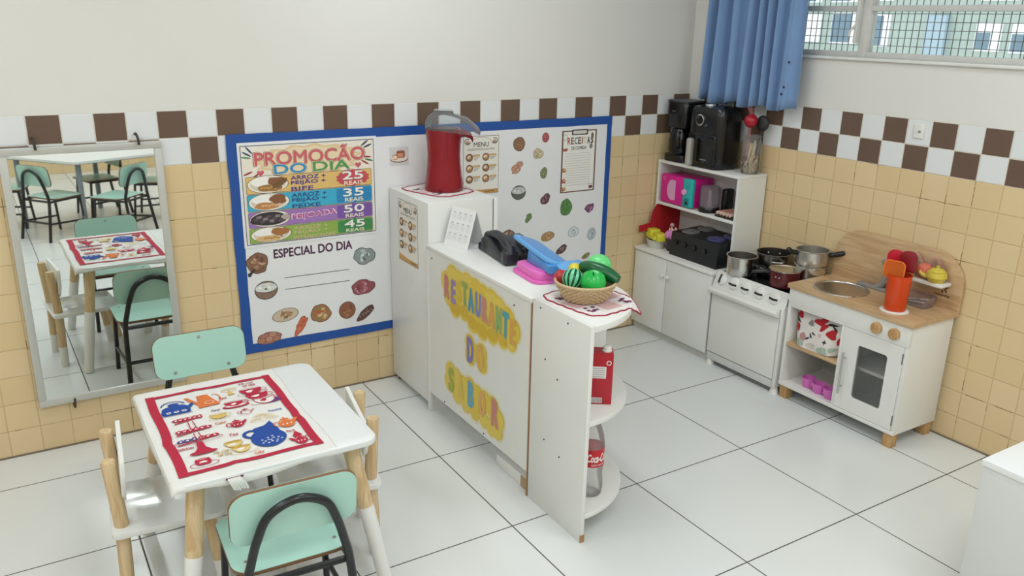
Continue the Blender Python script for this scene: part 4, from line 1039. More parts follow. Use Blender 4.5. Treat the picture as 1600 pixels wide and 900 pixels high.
b = MB(); p = c0 + Xv * .018 - Yv * .006; b.lathe((p.x, p.y, .677), [(.0, 0), (.018, 0), (.018, .004), (.0155, .006), (.0155, .017), (.013, .019), (0, .019)], WHITE2, 24); b.build('cap', cart)
bx, by, bz = -1.826, -1.570, .1135
PET = clear('clear_bottle_plastic', '#eef2f1', .17, .05)
bo = thing('cola_bottle', 'empty clear cola bottle with a red label on the lowest round shelf', 'bottle', (bx, by, bz))
b = MB(); b.lathe((bx, by, bz), [(.0, .004), (.02, .0), (.036, .002), (.043, .012), (.045, .04), (.0425, .075), (.040, .095), (.0435, .115), (.045, .125), (.045, .20), (.044, .215), (.040, .245), (.028, .28), (.0155, .300), (.0138, .315), (.0138, .33)], PET, 36); b.build('body', bo)
b = MB(); b.lathe((bx, by, bz), [(.0453, .128), (.0453, .198)], mat('cola_red_label', '#c4121f', .35), 36)
CR = _M['cola_red_label']; WL = ink('#f2eeec', .4)
# script lettering wrapped round the label
def wrap_text(t, ang0, ang1, z0, z1, shear, bold):
    vs, fs, _ = glyphs(t, bold, shear); out = []
    for u, v in vs:
        an = ang0 + (ang1 - ang0) * u; out.append((bx + .0456 * math.cos(an), by + .0456 * math.sin(an), bz + z0 + (z1 - z0) * v))
    b.raw(out, fs, WL)
wrap_text('Coca-Cola', R(-150), R(-38), .148, .182, .35, .03); wrap_text('SABOR ORIGINAL', R(-130), R(-60), .134, .141, 0, .0)
b.build('wrapper', bo)['label'] = 'red label with white script'
b = MB(); b.lathe((bx, by, bz), [(0, .352), (.0145, .352), (.0155, .348), (.0155, .328), (.0145, .326)], CR, 20); b.build('cap', bo)

# things on the counter top
cal = thing('desk_calendar', 'white tent desk calendar standing on the counter', 'calendar', (-1.78, -.50, KZ))
A0, A1 = Vector((-1.868, -.452, 0)), Vector((-1.832, -.600, 0))       # foot of the front leaf, along the counter
B0, B1 = Vector((-1.752, -.462, 0)), Vector((-1.715, -.560, 0))
A0 = Vector((-1.872, -.476, KZ)); A1 = Vector((-1.832, -.624, KZ)); U = (A1 - A0).normalized(); Nn = Vector((U.y, -U.x, 0)); Nn = Nn if Nn.x < 0 else -Nn
back = -Nn
hC = .166; off = .056
V = (Vector((0, 0, hC)) + back * off); Vn = V.normalized()
w_ = (A1 - A0).length
b = MB(); frA = (A0, U, Vn, U.cross(Vn)); s_ = 1 if U.cross(Vn).dot(Nn) > 0 else -1
b.prism([(0, 0), (w_, 0), (w_, V.length), (0, V.length)], -.0012, .0012, PAPER, frA)
b.fr = (A0, U, Vn, U.cross(Vn) * 1.0) if s_ > 0 else (A0 + U * w_, -U, Vn, (-U).cross(Vn))
b.h = .0014
GR = ink('#c4c5c7'); GR2 = ink('#a8a9ad')
for r in range(3):
    for c in range(4):
        u0_, v0_ = w_ * (.08 + .225 * c), V.length * (.68 - .27 * r)
        b.rect(u0_ + .004, v0_ + .031, u0_ + .020, v0_ + .0345, GR2)
        for k in range(4): b.stroke([(u0_, v0_ + .024 - k * .006), (u0_ + w_ * .17, v0_ + .024 - k * .006)], .0012, GR)
b.build('front_leaf', cal, smooth=False)
A2 = A0 + back * (2 * off); b = MB(); V2 = Vector((0, 0, hC)) - back * off
b.prism([(0, 0), (w_, 0), (w_, V2.length), (0, V2.length)], -.0012, .0012, PAPER, (A2, U, V2.normalized(), U.cross(V2.normalized()))); b.build('back_leaf', cal, smooth=False)
b = MB(); b.prism([(0, 0), (w_, 0), (w_, 2 * off), (0, 2 * off)], 0.0005, .0018, PAPER, (A0, U, back, U.cross(back))); b.build('base', cal, smooth=False)

# telephone: wedge body with the handset bridging it
ph = thing('desk_telephone', 'black desk telephone with handset on the white counter', 'telephone', (-1.715, -.80, KZ), R(-8))
PB = mat('charcoal_phone_plastic', '#2b2d33', .35, var=.08)
b = MB(); b.prism([(-.095, 0), (.095, 0), (.095, .075), (.05, .075), (-.095, .03)], -.085, .085, PB, FR((0, 0, 0), (0, 1, 0), (0, 0, 1)), .006); b.build('base', ph, local=True)
b = MB()
for i in range(4):
    for j in range(3): b.box(.022 + j * .022, .036 + j * .022, -.07 + i * .022, -.058 + i * .022, .043 + i * .007, .053 + i * .007, mat('phone_key', '#4d5058', .5), .002)
b.build('keypad', ph, local=True)
b = MB()
arc = catmull([(-.055, -.118, .040), (-.055, -.10, .070), (-.055, -.05, .090), (-.055, .0, .096), (-.055, .05, .092), (-.055, .10, .075), (-.055, .122, .045)], 6)
b.tube(arc, [.027 if (k < 6 or k > len(arc) - 7) else .019 for k in range(len(arc))], PB, 12)
b.box(-.088, -.022, -.135, -.085, .0, .060, PB, .012, 3); b.box(-.088, -.022, .088, .138, .0, .062, PB, .012, 3); b.build('handset', ph, local=True)
b = MB(); b.tube([(-.03 + .045 * t + .007 * math.cos(t * 60), .10 + .05 * math.sin(t * 3), .055 + .007 * math.sin(t * 60)) for t in [k / 70 for k in range(71)]], .003, BLACK, 6); b.build('cord', ph, local=True)
b = MB(); b.box(-.035, .035, -.026, .026, KZ + .0, KZ + .034, mat('navy_plastic', '#23263a', .35), .010, 3, mtx=Matrix.Translation((-1.742, -.640, 0)) @ Matrix.Rotation(R(20), 4, 'Z'))
tag(b.build('black_case', origin=(-1.742, -.640, KZ)), 'small navy plastic case between the calendar and the telephone', 'case')

# toy cash register: pink base, blue lid standing open
PINK = mat('pink_plastic', '#e56fc0', .3, var=.04); SKY = mat('blue_plastic', '#4f8fd0', .3, var=.05, scale=14)
tr = thing('toy_cash_register', 'pink toy register with a blue display lid on the counter', 'toy register', (-1.745, -1.095, KZ), R(-6))
b = MB(); b.prism(rrect(.165, .205, .035, 6, 0, 0), .004, .044, PINK, bev=.010); b.prism(rrect(.190, .230, .04, 6), 0, .012, PINK, bev=.003); b.build('base', tr, local=True)
b = MB(); b.prism(rrect(.095, .06, .02, 5, -.01, -.065), .044, .047, PINK); b.ball((-.035, -.075, .047), (.010, .020, .006), mat('pink_button', '#d85bb0', .3)); b.build('scale_plate', tr, local=True)
b = MB(); b.prism([(-.115, .0), (.075, .0), (.062, .054), (-.115, .030)], -.035, .045, SKY, FR((-.010, -.01, .044), (0, 1, 0), (0, 0, 1)), .006); b.build('stand', tr, local=True)
LB = mat('light_blue_plastic', '#63a6e0', .3, var=.05)
b = MB(); tilt = Matrix.Translation((.020, .055, .082)) @ Matrix.Rotation(R(5.5), 4, 'X') @ Matrix.Rotation(R(20), 4, 'Y')
b.prism(rrect(.135, .340, .045, 7), -.008, .009, LB, FR((0, 0, 0), (1, 0, 0), (0, 1, 0)), .005)
b.prism(rrect(.100, .28, .03, 6), .009, .0105, SKY, FR((0, 0, 0), (1, 0, 0), (0, 1, 0)))
bmesh.ops.transform(b.bm, matrix=tilt, verts=b.bm.verts); b.build('display', tr, local=True)
b = MB(); b.box(-.03, .09, -.05, .055, -.006, .006, LB, .005, mtx=Matrix.Translation((.02, -.145, .066)) @ Matrix.Rotation(R(8), 4, 'X')); b.build('card_tray', tr, local=True)

# fruit basket
fx, fy, fz = -1.790, -1.432, KZ + .0095
WICK = wood('wicker', '#b79b76', '#d8c09a', 2, .7, 30, 12)
fb = thing('fruit_basket', 'round wicker basket of plastic vegetables on the cloth', 'basket', (fx, fy, fz))
b = MB(); nW = 9
b.lathe((fx, fy, fz), [(0, 0), (.066, 0), (.071, .004), (.089, .030), (.103, .055), (.1105, .066), (.107, .069), (.099, .056), (.085, .032), (.066, .008), (0, .008)], WICK, 48)
b.build('bowl', fb)
b = MB()
for k in range(nW):
    z = .005 + k * .0068; r = .071 + (.110 - .071) * (z / .066) ** .8
    b.tube([(fx + (r + .0028 * math.sin(q * 24 * math.pi * 2 / 96 + (k % 2) * math.pi)) * math.cos(2 * math.pi * q / 96), fy + (r + .0028 * math.sin(q * 24 * math.pi * 2 / 96 + (k % 2) * math.pi)) * math.sin(2 * math.pi * q / 96), fz + z) for q in range(96)], .0034, WICK, 6, closed=True)
b.tube([(fx + .1095 * math.cos(2 * math.pi * q / 48), fy + .1095 * math.sin(2 * math.pi * q / 48), fz + .067) for q in range(48)], .0055, WICK, 8, closed=True)
b.build('weave', fb)
GRN = mat('bright_green_plastic', '#1fb14a', .25, var=.05); GRD = mat('dark_green_plastic', '#135b33', .25, var=.1); GRL = mat('light_green_plastic', '#69d07c', .3, var=.05)
def veg(name, lab, f, cat, c):
    b = MB(); f(b); tag(b.build(name, origin=c), lab, cat)
c = (-1.800, -1.490, .908); g = thing('toy_apple', 'bright green round plastic apple at the front of the basket', 'toy fruit', c)
b = MB(); b.lathe(c, [(0, -.042), (.012, -.044), (.030, -.036), (.044, -.012), (.046, .008), (.038, .030), (.020, .041), (.008, .038), (0, .034)], GRN, 32, axis=(-.25, -.3, 1)); b.build('fruit', g)
b = MB(); b.cyl((c[0] - .009, c[1] - .011, c[2] + .034), (c[0] - .014, c[1] - .016, c[2] + .047), .0025, GRD, n=8); b.build('stem', g)
veg('toy_cucumber', 'long dark green plastic cucumber lying across the basket', lambda b: b.tube(catmull([(-1.768, -1.375, .932), (-1.760, -1.40, .937), (-1.745, -1.44, .936), (-1.722, -1.48, .924), (-1.706, -1.515, .905)], 6), [.006] + [.020 + .006 * math.sin(math.pi * k / 22) for k in range(23)] + [.008], GRD, 16), 'toy vegetable', (-1.72, -1.43, .925))
veg('toy_lettuce', 'pale green plastic lettuce at the back of the basket', lambda b: b.ball((-1.712, -1.405, .938), (.048, .046, .042), GRL, 24, 14), 'toy vegetable', (-1.712, -1.405, .938))
veg('toy_pepper', 'red plastic pepper at the left rim of the basket', lambda b: (b.lathe((-1.842, -1.365, .897), [(0, -.040), (.012, -.038), (.026, -.015), (.028, .01), (.022, .028), (.008, .034), (0, .030)], mat('red_pepper', '#b8343a', .3), 24, axis=(-.6, .3, .4))), 'toy vegetable', (-1.842, -1.365, .897))
veg('toy_lemon', 'yellow plastic lemon behind the striped ball', lambda b: b.lathe((-1.790, -1.362, .920), [(0, -.036), (.008, -.033), (.022, -.016), (.026, 0), (.022, .016), (.008, .033), (0, .036)], mat('yellow_lemon', '#d9c838', .35), 24, axis=(.7, .5, .2)), 'toy fruit', (-1.790, -1.362, .920))
veg('toy_cabbage', 'dark green plastic leaf ball low in the basket', lambda b: b.ball((-1.768, -1.445, .882), (.05, .05, .036), GRD, 20, 12), 'toy vegetable', (-1.745, -1.445, .882))
c = Vector((-1.842, -1.425, .910)); sb = thing('striped_ball', 'green ball with pale slatted stripes in the basket', 'toy ball', tuple(c))
b = MB(); b.ball(c, .0355, GRD, 24, 14); b.build('core', sb)
axd = Vector((-.45, -.30, -.75)).normalized(); X1 = axd.orthogonal().normalized(); Y1 = axd.cross(X1); SL = mat('pale_mint_stripe', '#6cc89a', .3)
for k in range(12):
    an = 2 * math.pi * k / 12; rad = X1 * math.cos(an) + Y1 * math.sin(an); tg = -X1 * math.sin(an) + Y1 * math.cos(an)
    b = MB(); vs = []
    for q in range(15):
        th = math.pi * (q / 14); w2 = .0048 * math.sin(th) + .0010
        base = axd * (math.cos(th) * .039) + rad * (math.sin(th) * .039)
        vs += [c + base - tg * w2, c + base * 1.02 + tg * 0, c + base + tg * w2]
    b.raw(vs, [(q * 3 + e, q * 3 + e + 1, q * 3 + e + 4, q * 3 + e + 3) for q in range(14) for e in (0, 1)], SL); b.build('stripe', sb)

# ------------------------------------------------------------------ low cupboard and open shelf unit in the corner
lc = thing('low_cupboard', 'low white two door cupboard in the corner under the open shelves', 'cupboard', (-.17, -.33, 0))
b = MB(); b.box(-.325, -.012, -.652, -.012, .045, .500, WHITE); b.build('body', lc)
b = MB(); b.box(-.350, -.012, -.656, -.010, .500, .520, WHITE2, .005); b.build('top', lc)
b = MB(); b.box(-.318, -.03, -.65, -.014, 0, .045, mat('greyish_plinth', '#c9c9c4', .5, var=.08)); b.build('plinth', lc)
for y0, y1, ky in ((-.292, -.014, -.272), (-.651, -.296, -.318)):
    b = MB(); b.box(-.342, -.326, y0, y1, .050, .496, WHITE, .003); d = b.build('door', lc)
    b = MB(); b.lathe((-.342, ky, .400), [(.006, 0), (.006, .008), (.012, .012), (.012, .018), (0, .021)], WHITE2, 16, axis=(-1, 0, 0)); b.build('knob', d)
UX, UZ = -.215, 1.030
us = thing('open_shelf_unit', 'white open shelf unit standing on the low cupboard', 'shelf unit', (-.11, -.34, .52))
b = MB(); b.box(UX, -.012, -.035, -.020, .52, UZ - .016, WHITE); b.build('side_panel', us)
b = MB(); b.box(UX, -.012, -.662, -.645, .52, UZ - .016, WHITE); b.build('side_panel', us)
b = MB(); b.box(UX - .002, -.012, -.664, -.018, UZ - .016, UZ, WHITE, .002); b.build('top', us)
b = MB(); b.box(UX, -.024, -.645, -.035, .768, .784, WHITE, .001); b.build('shelf', us)
b = MB(); b.box(-.024, -.012, -.645, -.035, .52, UZ - .016, WHITE); b.build('back_panel', us)
# red felt hung over the left side panel
FELT = mat('red_felt', '#b3121f', .85, bump=.2, bscale=300)
b = MB(); b.prism([(-.028, .545), (-.245, .532), (-.268, .560), (-.266, .612), (-.345, .606), (-.346, .646), (-.263, .655), (-.250, .715), (-.222, .764), (-.028, .764)], .0358, .0385, FELT, FR((0, 0, 0), (1, 0, 0), (0, 0, 1)))
tag(b.build('felt_sheet', origin=(UX, -.03, .65)), 'red felt sheet lining the left side of the lower shelf', 'felt sheet')

# coffee maker
cm = thing('coffee_maker', 'tall black coffee maker at the left of the air fryer', 'coffee maker', (-.125, -.125, UZ), R(0))
b = MB(); b.prism(rrect(.170, .175, .04, 6, -.120, -.118), UZ, UZ + .042, BLACK, bev=.006); b.build('base', cm)
b = MB(); b.prism(rrect(.065, .160, .02, 5, -.070, -.115), UZ + .04, UZ + .24, BLACK, bev=.004); b.build('column', cm)
b = MB(); b.prism(rrect(.165, .165, .035, 6, -.120, -.115), UZ + .195, UZ + .335, BLACK, bev=.006); b.prism(rrect(.170, .170, .035, 6, -.120, -.115), UZ + .335, UZ + .348, mat('charcoal_lid', '#33363a', .35), bev=.004)
b.box(-.2050, -.2020, -.120, -.090, UZ + .285, UZ + .290, STEEL); b.build('water_tank', cm)
b = MB(); b.lathe((-.150, -.118, UZ + .043), [(0, 0), (.056, 0), (.066, .02), (.066, .085), (.052, .130), (.048, .145), (0, .147)], mat('black_carafe_glass', '#0c0d0e', .2), 28); cf = b.build('carafe', cm)
b = MB(); b.tube(catmull([(-.19, -.155, UZ + .17), (-.215, -.175, UZ + .165), (-.218, -.175, UZ + .11), (-.195, -.16, UZ + .085)]), .007, BLACK, 8); b.build('carafe_handle', cf)
b = MB(); b.lathe((-.15, -.118, UZ + .180), [(.0475, 0), (.0475, .004)], mat('dull_band', '#6d6e70', .35, .6), 28); b.build('band', cf)
# air fryer
af = thing('air_fryer', 'large black air fryer with a silver handle on top of the shelves', 'air fryer', (-.125, -.335, UZ))
ax_, ay_ = -.118, -.355
b = MB()
def sqprof(mb, prof, m, cx, cy, rx, ry):
    vs = []; n = 48
    for s, z in prof:
        for k in range(n):
            a_ = 2 * math.pi * k / n; ca, sa = math.cos(a_), math.sin(a_); d = (abs(ca) ** 4.5 + abs(sa) ** 4.5) ** (1 / 4.5)
            vs.append((cx + rx * s * ca / d, cy + ry * s * sa / d, z))
    fs = [(i * n + k, i * n + (k + 1) % n, (i + 1) * n + (k + 1) % n, (i + 1) * n + k) for i in range(len(prof) - 1) for k in range(n)]
    fs += [tuple(range(n))[::-1], tuple((len(prof) - 1) * n + k for k in range(n))]
    mb.raw(vs, fs, m)
sqprof(b, [(.90, UZ), (.97, UZ + .01), (1, UZ + .04), (1.0, UZ + .12), (.985, UZ + .28), (.95, UZ + .315), (.88, UZ + .330), (.5, UZ + .338)], BLACK, ax_, ay_, .098, .132); b.build('body', af)
b = MB(); b.box(ax_ - .1025, ax_ - .06, ay_ - .105, ay_ + .105, UZ + .025, UZ + .19, mat('black_gloss', '#101113', .12), .012, 3); dr = b.build('basket_drawer', af)
b = MB(); b.prism(rrect(.034, .155, .016, 8), 0, .028, mat('silver_handle', '#c3c3c0', .3, .6), FR((ax_ - .128, ay_ + .040, UZ + .088), (0, -1, 0), (0, 0, 1)), .004); b.prism(rrect(.026, .145, .012, 8), -.002, .0, ink('#d9d8d4', .4), FR((ax_ - .129, ay_ + .040, UZ + .088), (0, -1, 0), (0, 0, 1))); b.build('handle', dr)
b = MB(); b.lathe((ax_ - .098, ay_ + .020, UZ + .262), [(.031, -.004), (.031, .006), (.026, .008), (.026, .004)], STEEL, 28, axis=(-1, 0, 0)); b.lathe((ax_ - .098, ay_ + .020, UZ + .262), [(.023, 0), (.023, .012), (0, .014)], BLACK, 28, axis=(-1, 0, 0))
b.box(ax_ - .1135, ax_ - .112, ay_ + .019, ay_ + .021, UZ + .269, UZ + .279, STEEL); b.build('dial', af)
b = MB(FR((ax_ - .1028, ay_, UZ), (0, -1, 0), (0, 0, 1))); b.stroke([(-.002, .05), (.052, .05)], .004, ink('#8f9194', .4)); b.stroke([(.012, .042), (.04, .042)], .002, ink('#6f7174', .4)); b.rect(.028, .035, .034, .037, ink('#6f7174', .4)); b.build('badge', af, smooth=False)
b = MB(); b.ball((ax_ - .1, ay_ - .03, UZ + .238), .003, ink('#b9bcc0', .3), 8, 6); b.ball((ax_ - .1, ay_ - .018, UZ + .232), .0025, ink('#85898c', .3), 8, 6); b.build('indicator', af)
b = MB(); b.lathe((ax_ - .03, ay_ + .02, UZ + .333), [(.030, 0), (.028, .012), (0, .014)], _M['silver_handle'], 20); b.build('vent_cap', af)
# glass jar of dried decorations with a red ball beside it
jx, jy = -.088, -.605
jar = thing('glass_jar', 'clear glass jar of pale dried flowers right of the air fryer', 'jar', (jx, jy, UZ))
b = MB(); b.lathe((jx, jy, UZ), [(0, .003), (.044, .002), (.0475, .01), (.0475, .17), (.043, .185), (.043, .205)], clear('jar_glass', '#e8ecec', .12, .04), 32); b.build('glass', jar)
b = MB(); BONE = wood('dried_stalk', '#b59c74', '#e0d0b0', 2, .8)
for k in range(5): b.tube([(jx + .022 * math.cos(k * 1.3), jy + .022 * math.sin(k * 1.3), UZ + .006), (jx + .018 * math.cos(k * 1.3 + 1), jy + .018 * math.sin(k * 1.3 + 1), UZ + .12 + .014 * k)], .0075 if k % 2 else .006, BONE, 8)
for k in range(7):
    an = R(180 + k * 26); c_ = Vector((jx + .034 * math.cos(an), jy + .034 * math.sin(an), UZ + .03 + .012 * (k % 3)))
    b.tube(catmull([c_ + Vector((0, 0, -.015)), c_ + Vector((math.sin(an) * .012, -math.cos(an) * .012, .01)), c_ + Vector((0, 0, .03)), c_ + Vector((-math.sin(an) * .012, math.cos(an) * .012, .05))], 3), .0048, BONE, 6)
b.build('dried_stalks', jar)
CONE = mat('pine_cone_brown', '#7c5b42', .8, var=.3, scale=60, bump=.6, bscale=90)
b = MB()
for c_, q in (((jx - .022, jy + .016, UZ + .062), 1.0), ((jx + .02, jy - .012, UZ + .085), .9)):
    b.ball(c_, (.019 * q, .019 * q, .030 * q), CONE, 14, 10)
    for k in range(22):
        zf = -1 + 2 * (k + .5) / 22; r_ = math.sqrt(1 - zf * zf); an = k * 2.4
        b.ball((c_[0] + .019 * q * r_ * math.cos(an), c_[1] + .019 * q * r_ * math.sin(an), c_[2] + .03 * q * zf), (.006, .006, .004), BONE if k % 3 == 0 else CONE, 8, 5)
b.build('pine_cone', jar)
mr_ = thing('toy_maraca', 'red ball maraca with a pinkish stick standing in the glass jar', 'toy', (jx - .012, jy + .01, UZ + .01))
bx0, by0, bz0 = -.100, -.590, UZ + .278
b = MB(); b.lathe((bx0, by0, bz0), [(0, -.036), (.016, -.033), (.032, -.016), (.037, 0), (.032, .018), (.018, .032), (.008, .036), (0, .036)], mat('red_ball_plastic', '#a81c2c', .25), 28, axis=(.25, 0, 1)); b.build('ball', mr_)
b = MB(); b.tube([(bx0 + .006, by0 + .002, bz0 + .030), (bx0 + .010, by0 + .022, bz0 + .075)], [.010, .019], clear('pink_clear_plastic', '#b9787e', .55, .2, '#e0b0b0'), 12); b.build('neck', mr_)
b = MB(); b.tube([(bx0 - .004, by0, bz0 - .032), (jx - .020, jy + .014, UZ + .014)], [.009, .008], clear('pink_clear_stick', '#cfa2a2', .35, .2, '#ecd0d0'), 10); b.build('stick', mr_)
ld = thing('black_ladle', 'black ladle leaning in the glass jar behind the red ball', 'ladle', (jx + .01, jy - .01, UZ + .01))
b = MB(); b.ball((jx + .030, jy - .030, UZ + .268), (.020, .040, .042), mat('dark_nylon', '#28262a', .5), 20, 12); b.build('bowl', ld)
b = MB(); b.tube([(jx + .026, jy - .026, UZ + .235), (jx + .010, jy - .008, UZ + .014)], .006, _M['dark_nylon'], 8); b.build('handle', ld)

# toy microwave, chopper, sausage tray on the middle shelf
MZ = .784
MAG = mat('magenta_plastic', '#d41a8a', .3, var=.04); TEAL = mat('teal_plastic', '#27b0ac', .3, var=.04)
mw = thing('toy_microwave', 'pink toy microwave with a teal control panel on the middle shelf', 'toy microwave', (-.13, -.185, MZ))
b = MB(); b.box(-.195, -.040, -.312, -.052, MZ, MZ + .168, MAG, .012, 3); b.build('body', mw)
b = MB(); b.box(-.212, -.190, -.234, -.050, MZ + .004, MZ + .170, MAG, .009, 3); b.fr = FR((-.2122, 0, 0), (0, -1, 0), (0, 0, 1)); b.h = .0003
LP = ink('#d9a2c8', .3)
b.poly([(.150 + .048 * math.cos(R(a_)) * .9, MZ + .086 + .060 * math.sin(R(a_))) for a_ in range(90, 271, 10)] + [(.178, MZ + .03), (.178, MZ + .142)], LP)
b.ring(.080, MZ + .146, .009, .009, .003, ink('#f08ac4', .3)); b.build('door', mw)
b = MB(); b.box(-.214, -.186, -.315, -.236, MZ + .004, MZ + .170, TEAL, .010, 3); cp = b.build('control_panel', mw)
b = MB(); b.lathe((-.214, -.256, MZ + .092), [(.017, 0), (.016, .010), (0, .012)], mat('pale_pink_dial', '#e6a6cf', .3), 24, axis=(-1, 0, 0)); b.build('dial', cp)
b = MB(); b.box(-.218, -.213, -.292, -.258, MZ + .018, MZ + .058, mat('dark_teal_button', '#157a80', .35), .004); b.ball((-.2185, -.278, MZ + .033), (.003, .009, .009), BLACK, 12, 8); b.build('button', cp)
b = MB(FR((-.2143, 0, 0), (0, -1, 0), (0, 0, 1))); b.ring(.278, MZ + .135, .014, .010, .002, ink('#157a80', .35)); b.stroke([(.262, MZ + .118), (.294, MZ + .118)], .002, ink('#157a80', .35)); b.build('print', cp, smooth=False)
chp = thing('toy_chopper', 'small clear food chopper with a black base on the middle shelf', 'food chopper', (-.155, -.405, MZ))
b = MB(); b.lathe((-.150, -.395, MZ), [(0, 0), (.058, 0), (.061, .006), (.058, .026), (.055, .030), (0, .03)], BLACK, 32); b.build('base', chp)
b = MB(); b.lathe((-.150, -.395, MZ + .030), [(.053, 0), (.055, .04), (.055, .110), (.052, .113), (0, .115)], clear('smoky_bowl_plastic', '#cfc6cc', .22, .1, '#e6dde2'), 32); b.lathe((-.150, -.395, MZ + .030), [(.012, 0), (.010, .09), (0, .092)], mat('pale_shaft', '#b7a5ae', .4), 16); b.build('bowl', chp)
b = MB(); b.box(-.125, -.055, -.492, -.452, MZ, MZ + .140, BLACK, .014, 3); b.build('motor', chp)
st = thing('sausage_tray', 'dark tray of toy sausages at the right end of the middle shelf', 'toy food tray', (-.15, -.565, MZ))
b = MB(); b.box(-.208, -.05, -.635, -.497, MZ, MZ + .012, mat('dark_brown_tray', '#2c211e', .5), .004); b.build('tray', st)
SAU = mat('sausage_pink', '#b98074', .5, var=.2, scale=40)
for k in range(5):
    y = -.517 - k * .024; b = MB(); b.tube(catmull([(-.198, y + .008, MZ + .021), (-.15, y, MZ + .026), (-.085, y - .006, MZ + .026)], 6), [.004] + [.0095] * 11 + [.004], SAU, 10); b.tube([(-.201, y + .009, MZ + .021), (-.185, y + .006, MZ + .0225)], .0099, mat('pale_sausage_end', '#e0c0b0', .6), 10); b.build('sausage', st)
# lower shelf: black toy hob, tub with yellow blocks, pink jelly cup
hob = thing('toy_hob', 'black toy hob with four round burners on the cupboard top', 'toy hob', (-.165, -.44, .52))
b = MB(); b.prism([(-.295, .52), (-.06, .52), (-.06, .665), (-.283, .655)], .252, .628, mat('matt_black_hob', '#191c1d', .45, var=.1), FR((0, 0, 0), (1, 0, 0), (0, 0, 1)), .004); b.build('body', hob)
for (x, y, c_) in ((-.215, -.335, '#8a8a88'), (-.105, -.345, '#8f8d8a'), (-.215, -.535, '#5d5c94'), (-.110, -.555, '#6a6a9c')):
    b = MB(); z = .655 + (x + .283) * .0448; b.lathe((x, y, z), [(.052, 0), (.052, .006), (.047, .009), (.030, .008), (.030, .006), (.012, .0055), (.012, .009), (0, .009)], mat('hob_disc_' + c_[1:], c_, .25, .5), 32); b.build('burner', hob)
for y in (-.30, -.375, -.45, -.53):
    b = MB(); b.lathe((-.2895, y, .60), [(.015, -.004), (.014, .010), (0, .011)], BLACK, 18, axis=(-1, 0, .05)); b.build('knob', hob)
tub = thing('white_tub', 'small white tub topped with yellow toy blocks on the cupboard top', 'tub', (-.262, -.102, .52))
b = MB(); b.lathe((-.262, -.102, .52), [(0, 0), (.046, 0), (.058, .048), (.057, .050), (.053, .048), (0, .02)], clear('milky_tub_plastic', '#e6e4d6', .75, .3), 28); b.build('bowl', tub)
YB = mat('yellow_plastic', '#d9d23f', .4, var=.05)
b = MB(); rz = Matrix.Translation((-.262, -.102, .578)) @ Matrix.Scale(1.25, 4) @ Matrix.Rotation(R(-18), 4, 'Z')
b.box(-.02, .025, -.058, -.004, -.008, .030, YB, .004, mtx=rz); b.box(-.03, .02, .0, .05, -.006, .038, YB, .004, mtx=rz); b.box(-.035, -.02, -.05, .055, -.002, .018, YB, .005, mtx=rz); b.lathe(rz @ Vector((-.005, .045, -.006)), [(.020, 0), (.020, .054), (0, .054)], YB, 16); b.build('toy_block', tub)
jc = thing('toy_jelly_cup', 'pink fluted toy jelly in a dark cup in front of red felt', 'toy food', (-.228, -.203, .52))
b = MB(); b.lathe((-.228, -.203, .52), [(0, 0), (.030, 0), (.043, .085), (0, .085)], mat('dark_purple_cup', '#3a2c34', .4), 24); b.build('cup', jc)
b = MB(); PK = mat('jelly_pink', '#d886c2', .35)
for k in range(10): b.ball((-.228 + .034 * math.cos(k * .6283), -.203 + .034 * math.sin(k * .6283), .612), (.014, .014, .022), PK, 12, 8)
b.lathe((-.228, -.203, .60), [(.036, 0), (.034, .035), (.02, .044), (0, .046)], PK, 24); b.build('jelly', jc)
b = MB(); 
for k in range(5): b.ball((-.228 + .02 * math.cos(k * 1.257), -.203 + .02 * math.sin(k * 1.257), .647), (.005, .005, .009), mat('pale_yellow_tip', '#e6d2a8', .4), 8, 6)
b.build('topping', jc)
ck = thing('toy_ice_cream', 'little red toy cone with a pale pink ball beside the red felt', 'toy food', (-.150, -.110, .52))
b = MB(); b.lathe((-.150, -.110, .52), [(.016, 0), (.014, .085), (.020, .115), (0, .115)], mat('dark_red_cone', '#8f1f2c', .4), 18); b.build('cone', ck)
b = MB(); b.ball((-.150, -.110, .643), .014, mat('pale_pink_ball', '#dfb2b8', .4), 16, 10); b.build('scoop', ck)

# ------------------------------------------------------------------ play stove with pots
sv = thing('toy_stove', 'white play stove with a black top between cupboard and sink unit', 'toy stove', (-.18, -.905, 0))
SY0, SY1 = -.662, -1.150
b = MB(); b.box(-.325, -.02, SY1, SY0, .035, .510, WHITE, .003); b.build('body', sv)
b = MB(); b.prism([(-.342, .452), (-.325, .452), (-.300, .530), (-.306, .534)], -SY0, -SY1, WHITE, FR((0, 0, 0), (1, 0, 0), (0, 0, 1)), .0015); cpn = b.build('control_panel', sv)
nrm = Vector((-.082, 0, .036)).normalized(); upv = Vector((.036, 0, .082)).normalized()
for k, y in enumerate((-.715, -.800, -.885, -.978, -1.075)):
    c_ = Vector((-.3235, y, .495)) + nrm * .001
    b = MB(); b.lathe(c_, [(.033, 0), (.032, .006), (.027, .009), (0, .010)], WHITE2, 28, axis=nrm); kb = b.build('knob', cpn)
    dv_ = Vector((0, 1, 0)) if k else upv; off_ = upv * -.012 if k else Vector((0, .010, 0))
    b = MB(); p_ = c_ + nrm * .0105 + off_; q = []
    b.tube([p_ - dv_ * .025 + (off_ * -.25), p_, p_ + dv_ * .025 + (off_ * -.25)], .0055, BLACK, 8); b.build('mark', kb)
b = MB(); b.box(-.300, -.022, SY1 + .006, SY0 - .006, .510, .524, mat('black_enamel_top', '#1b1b1c', .2, var=.1), .003); b.build('hob_top', sv)
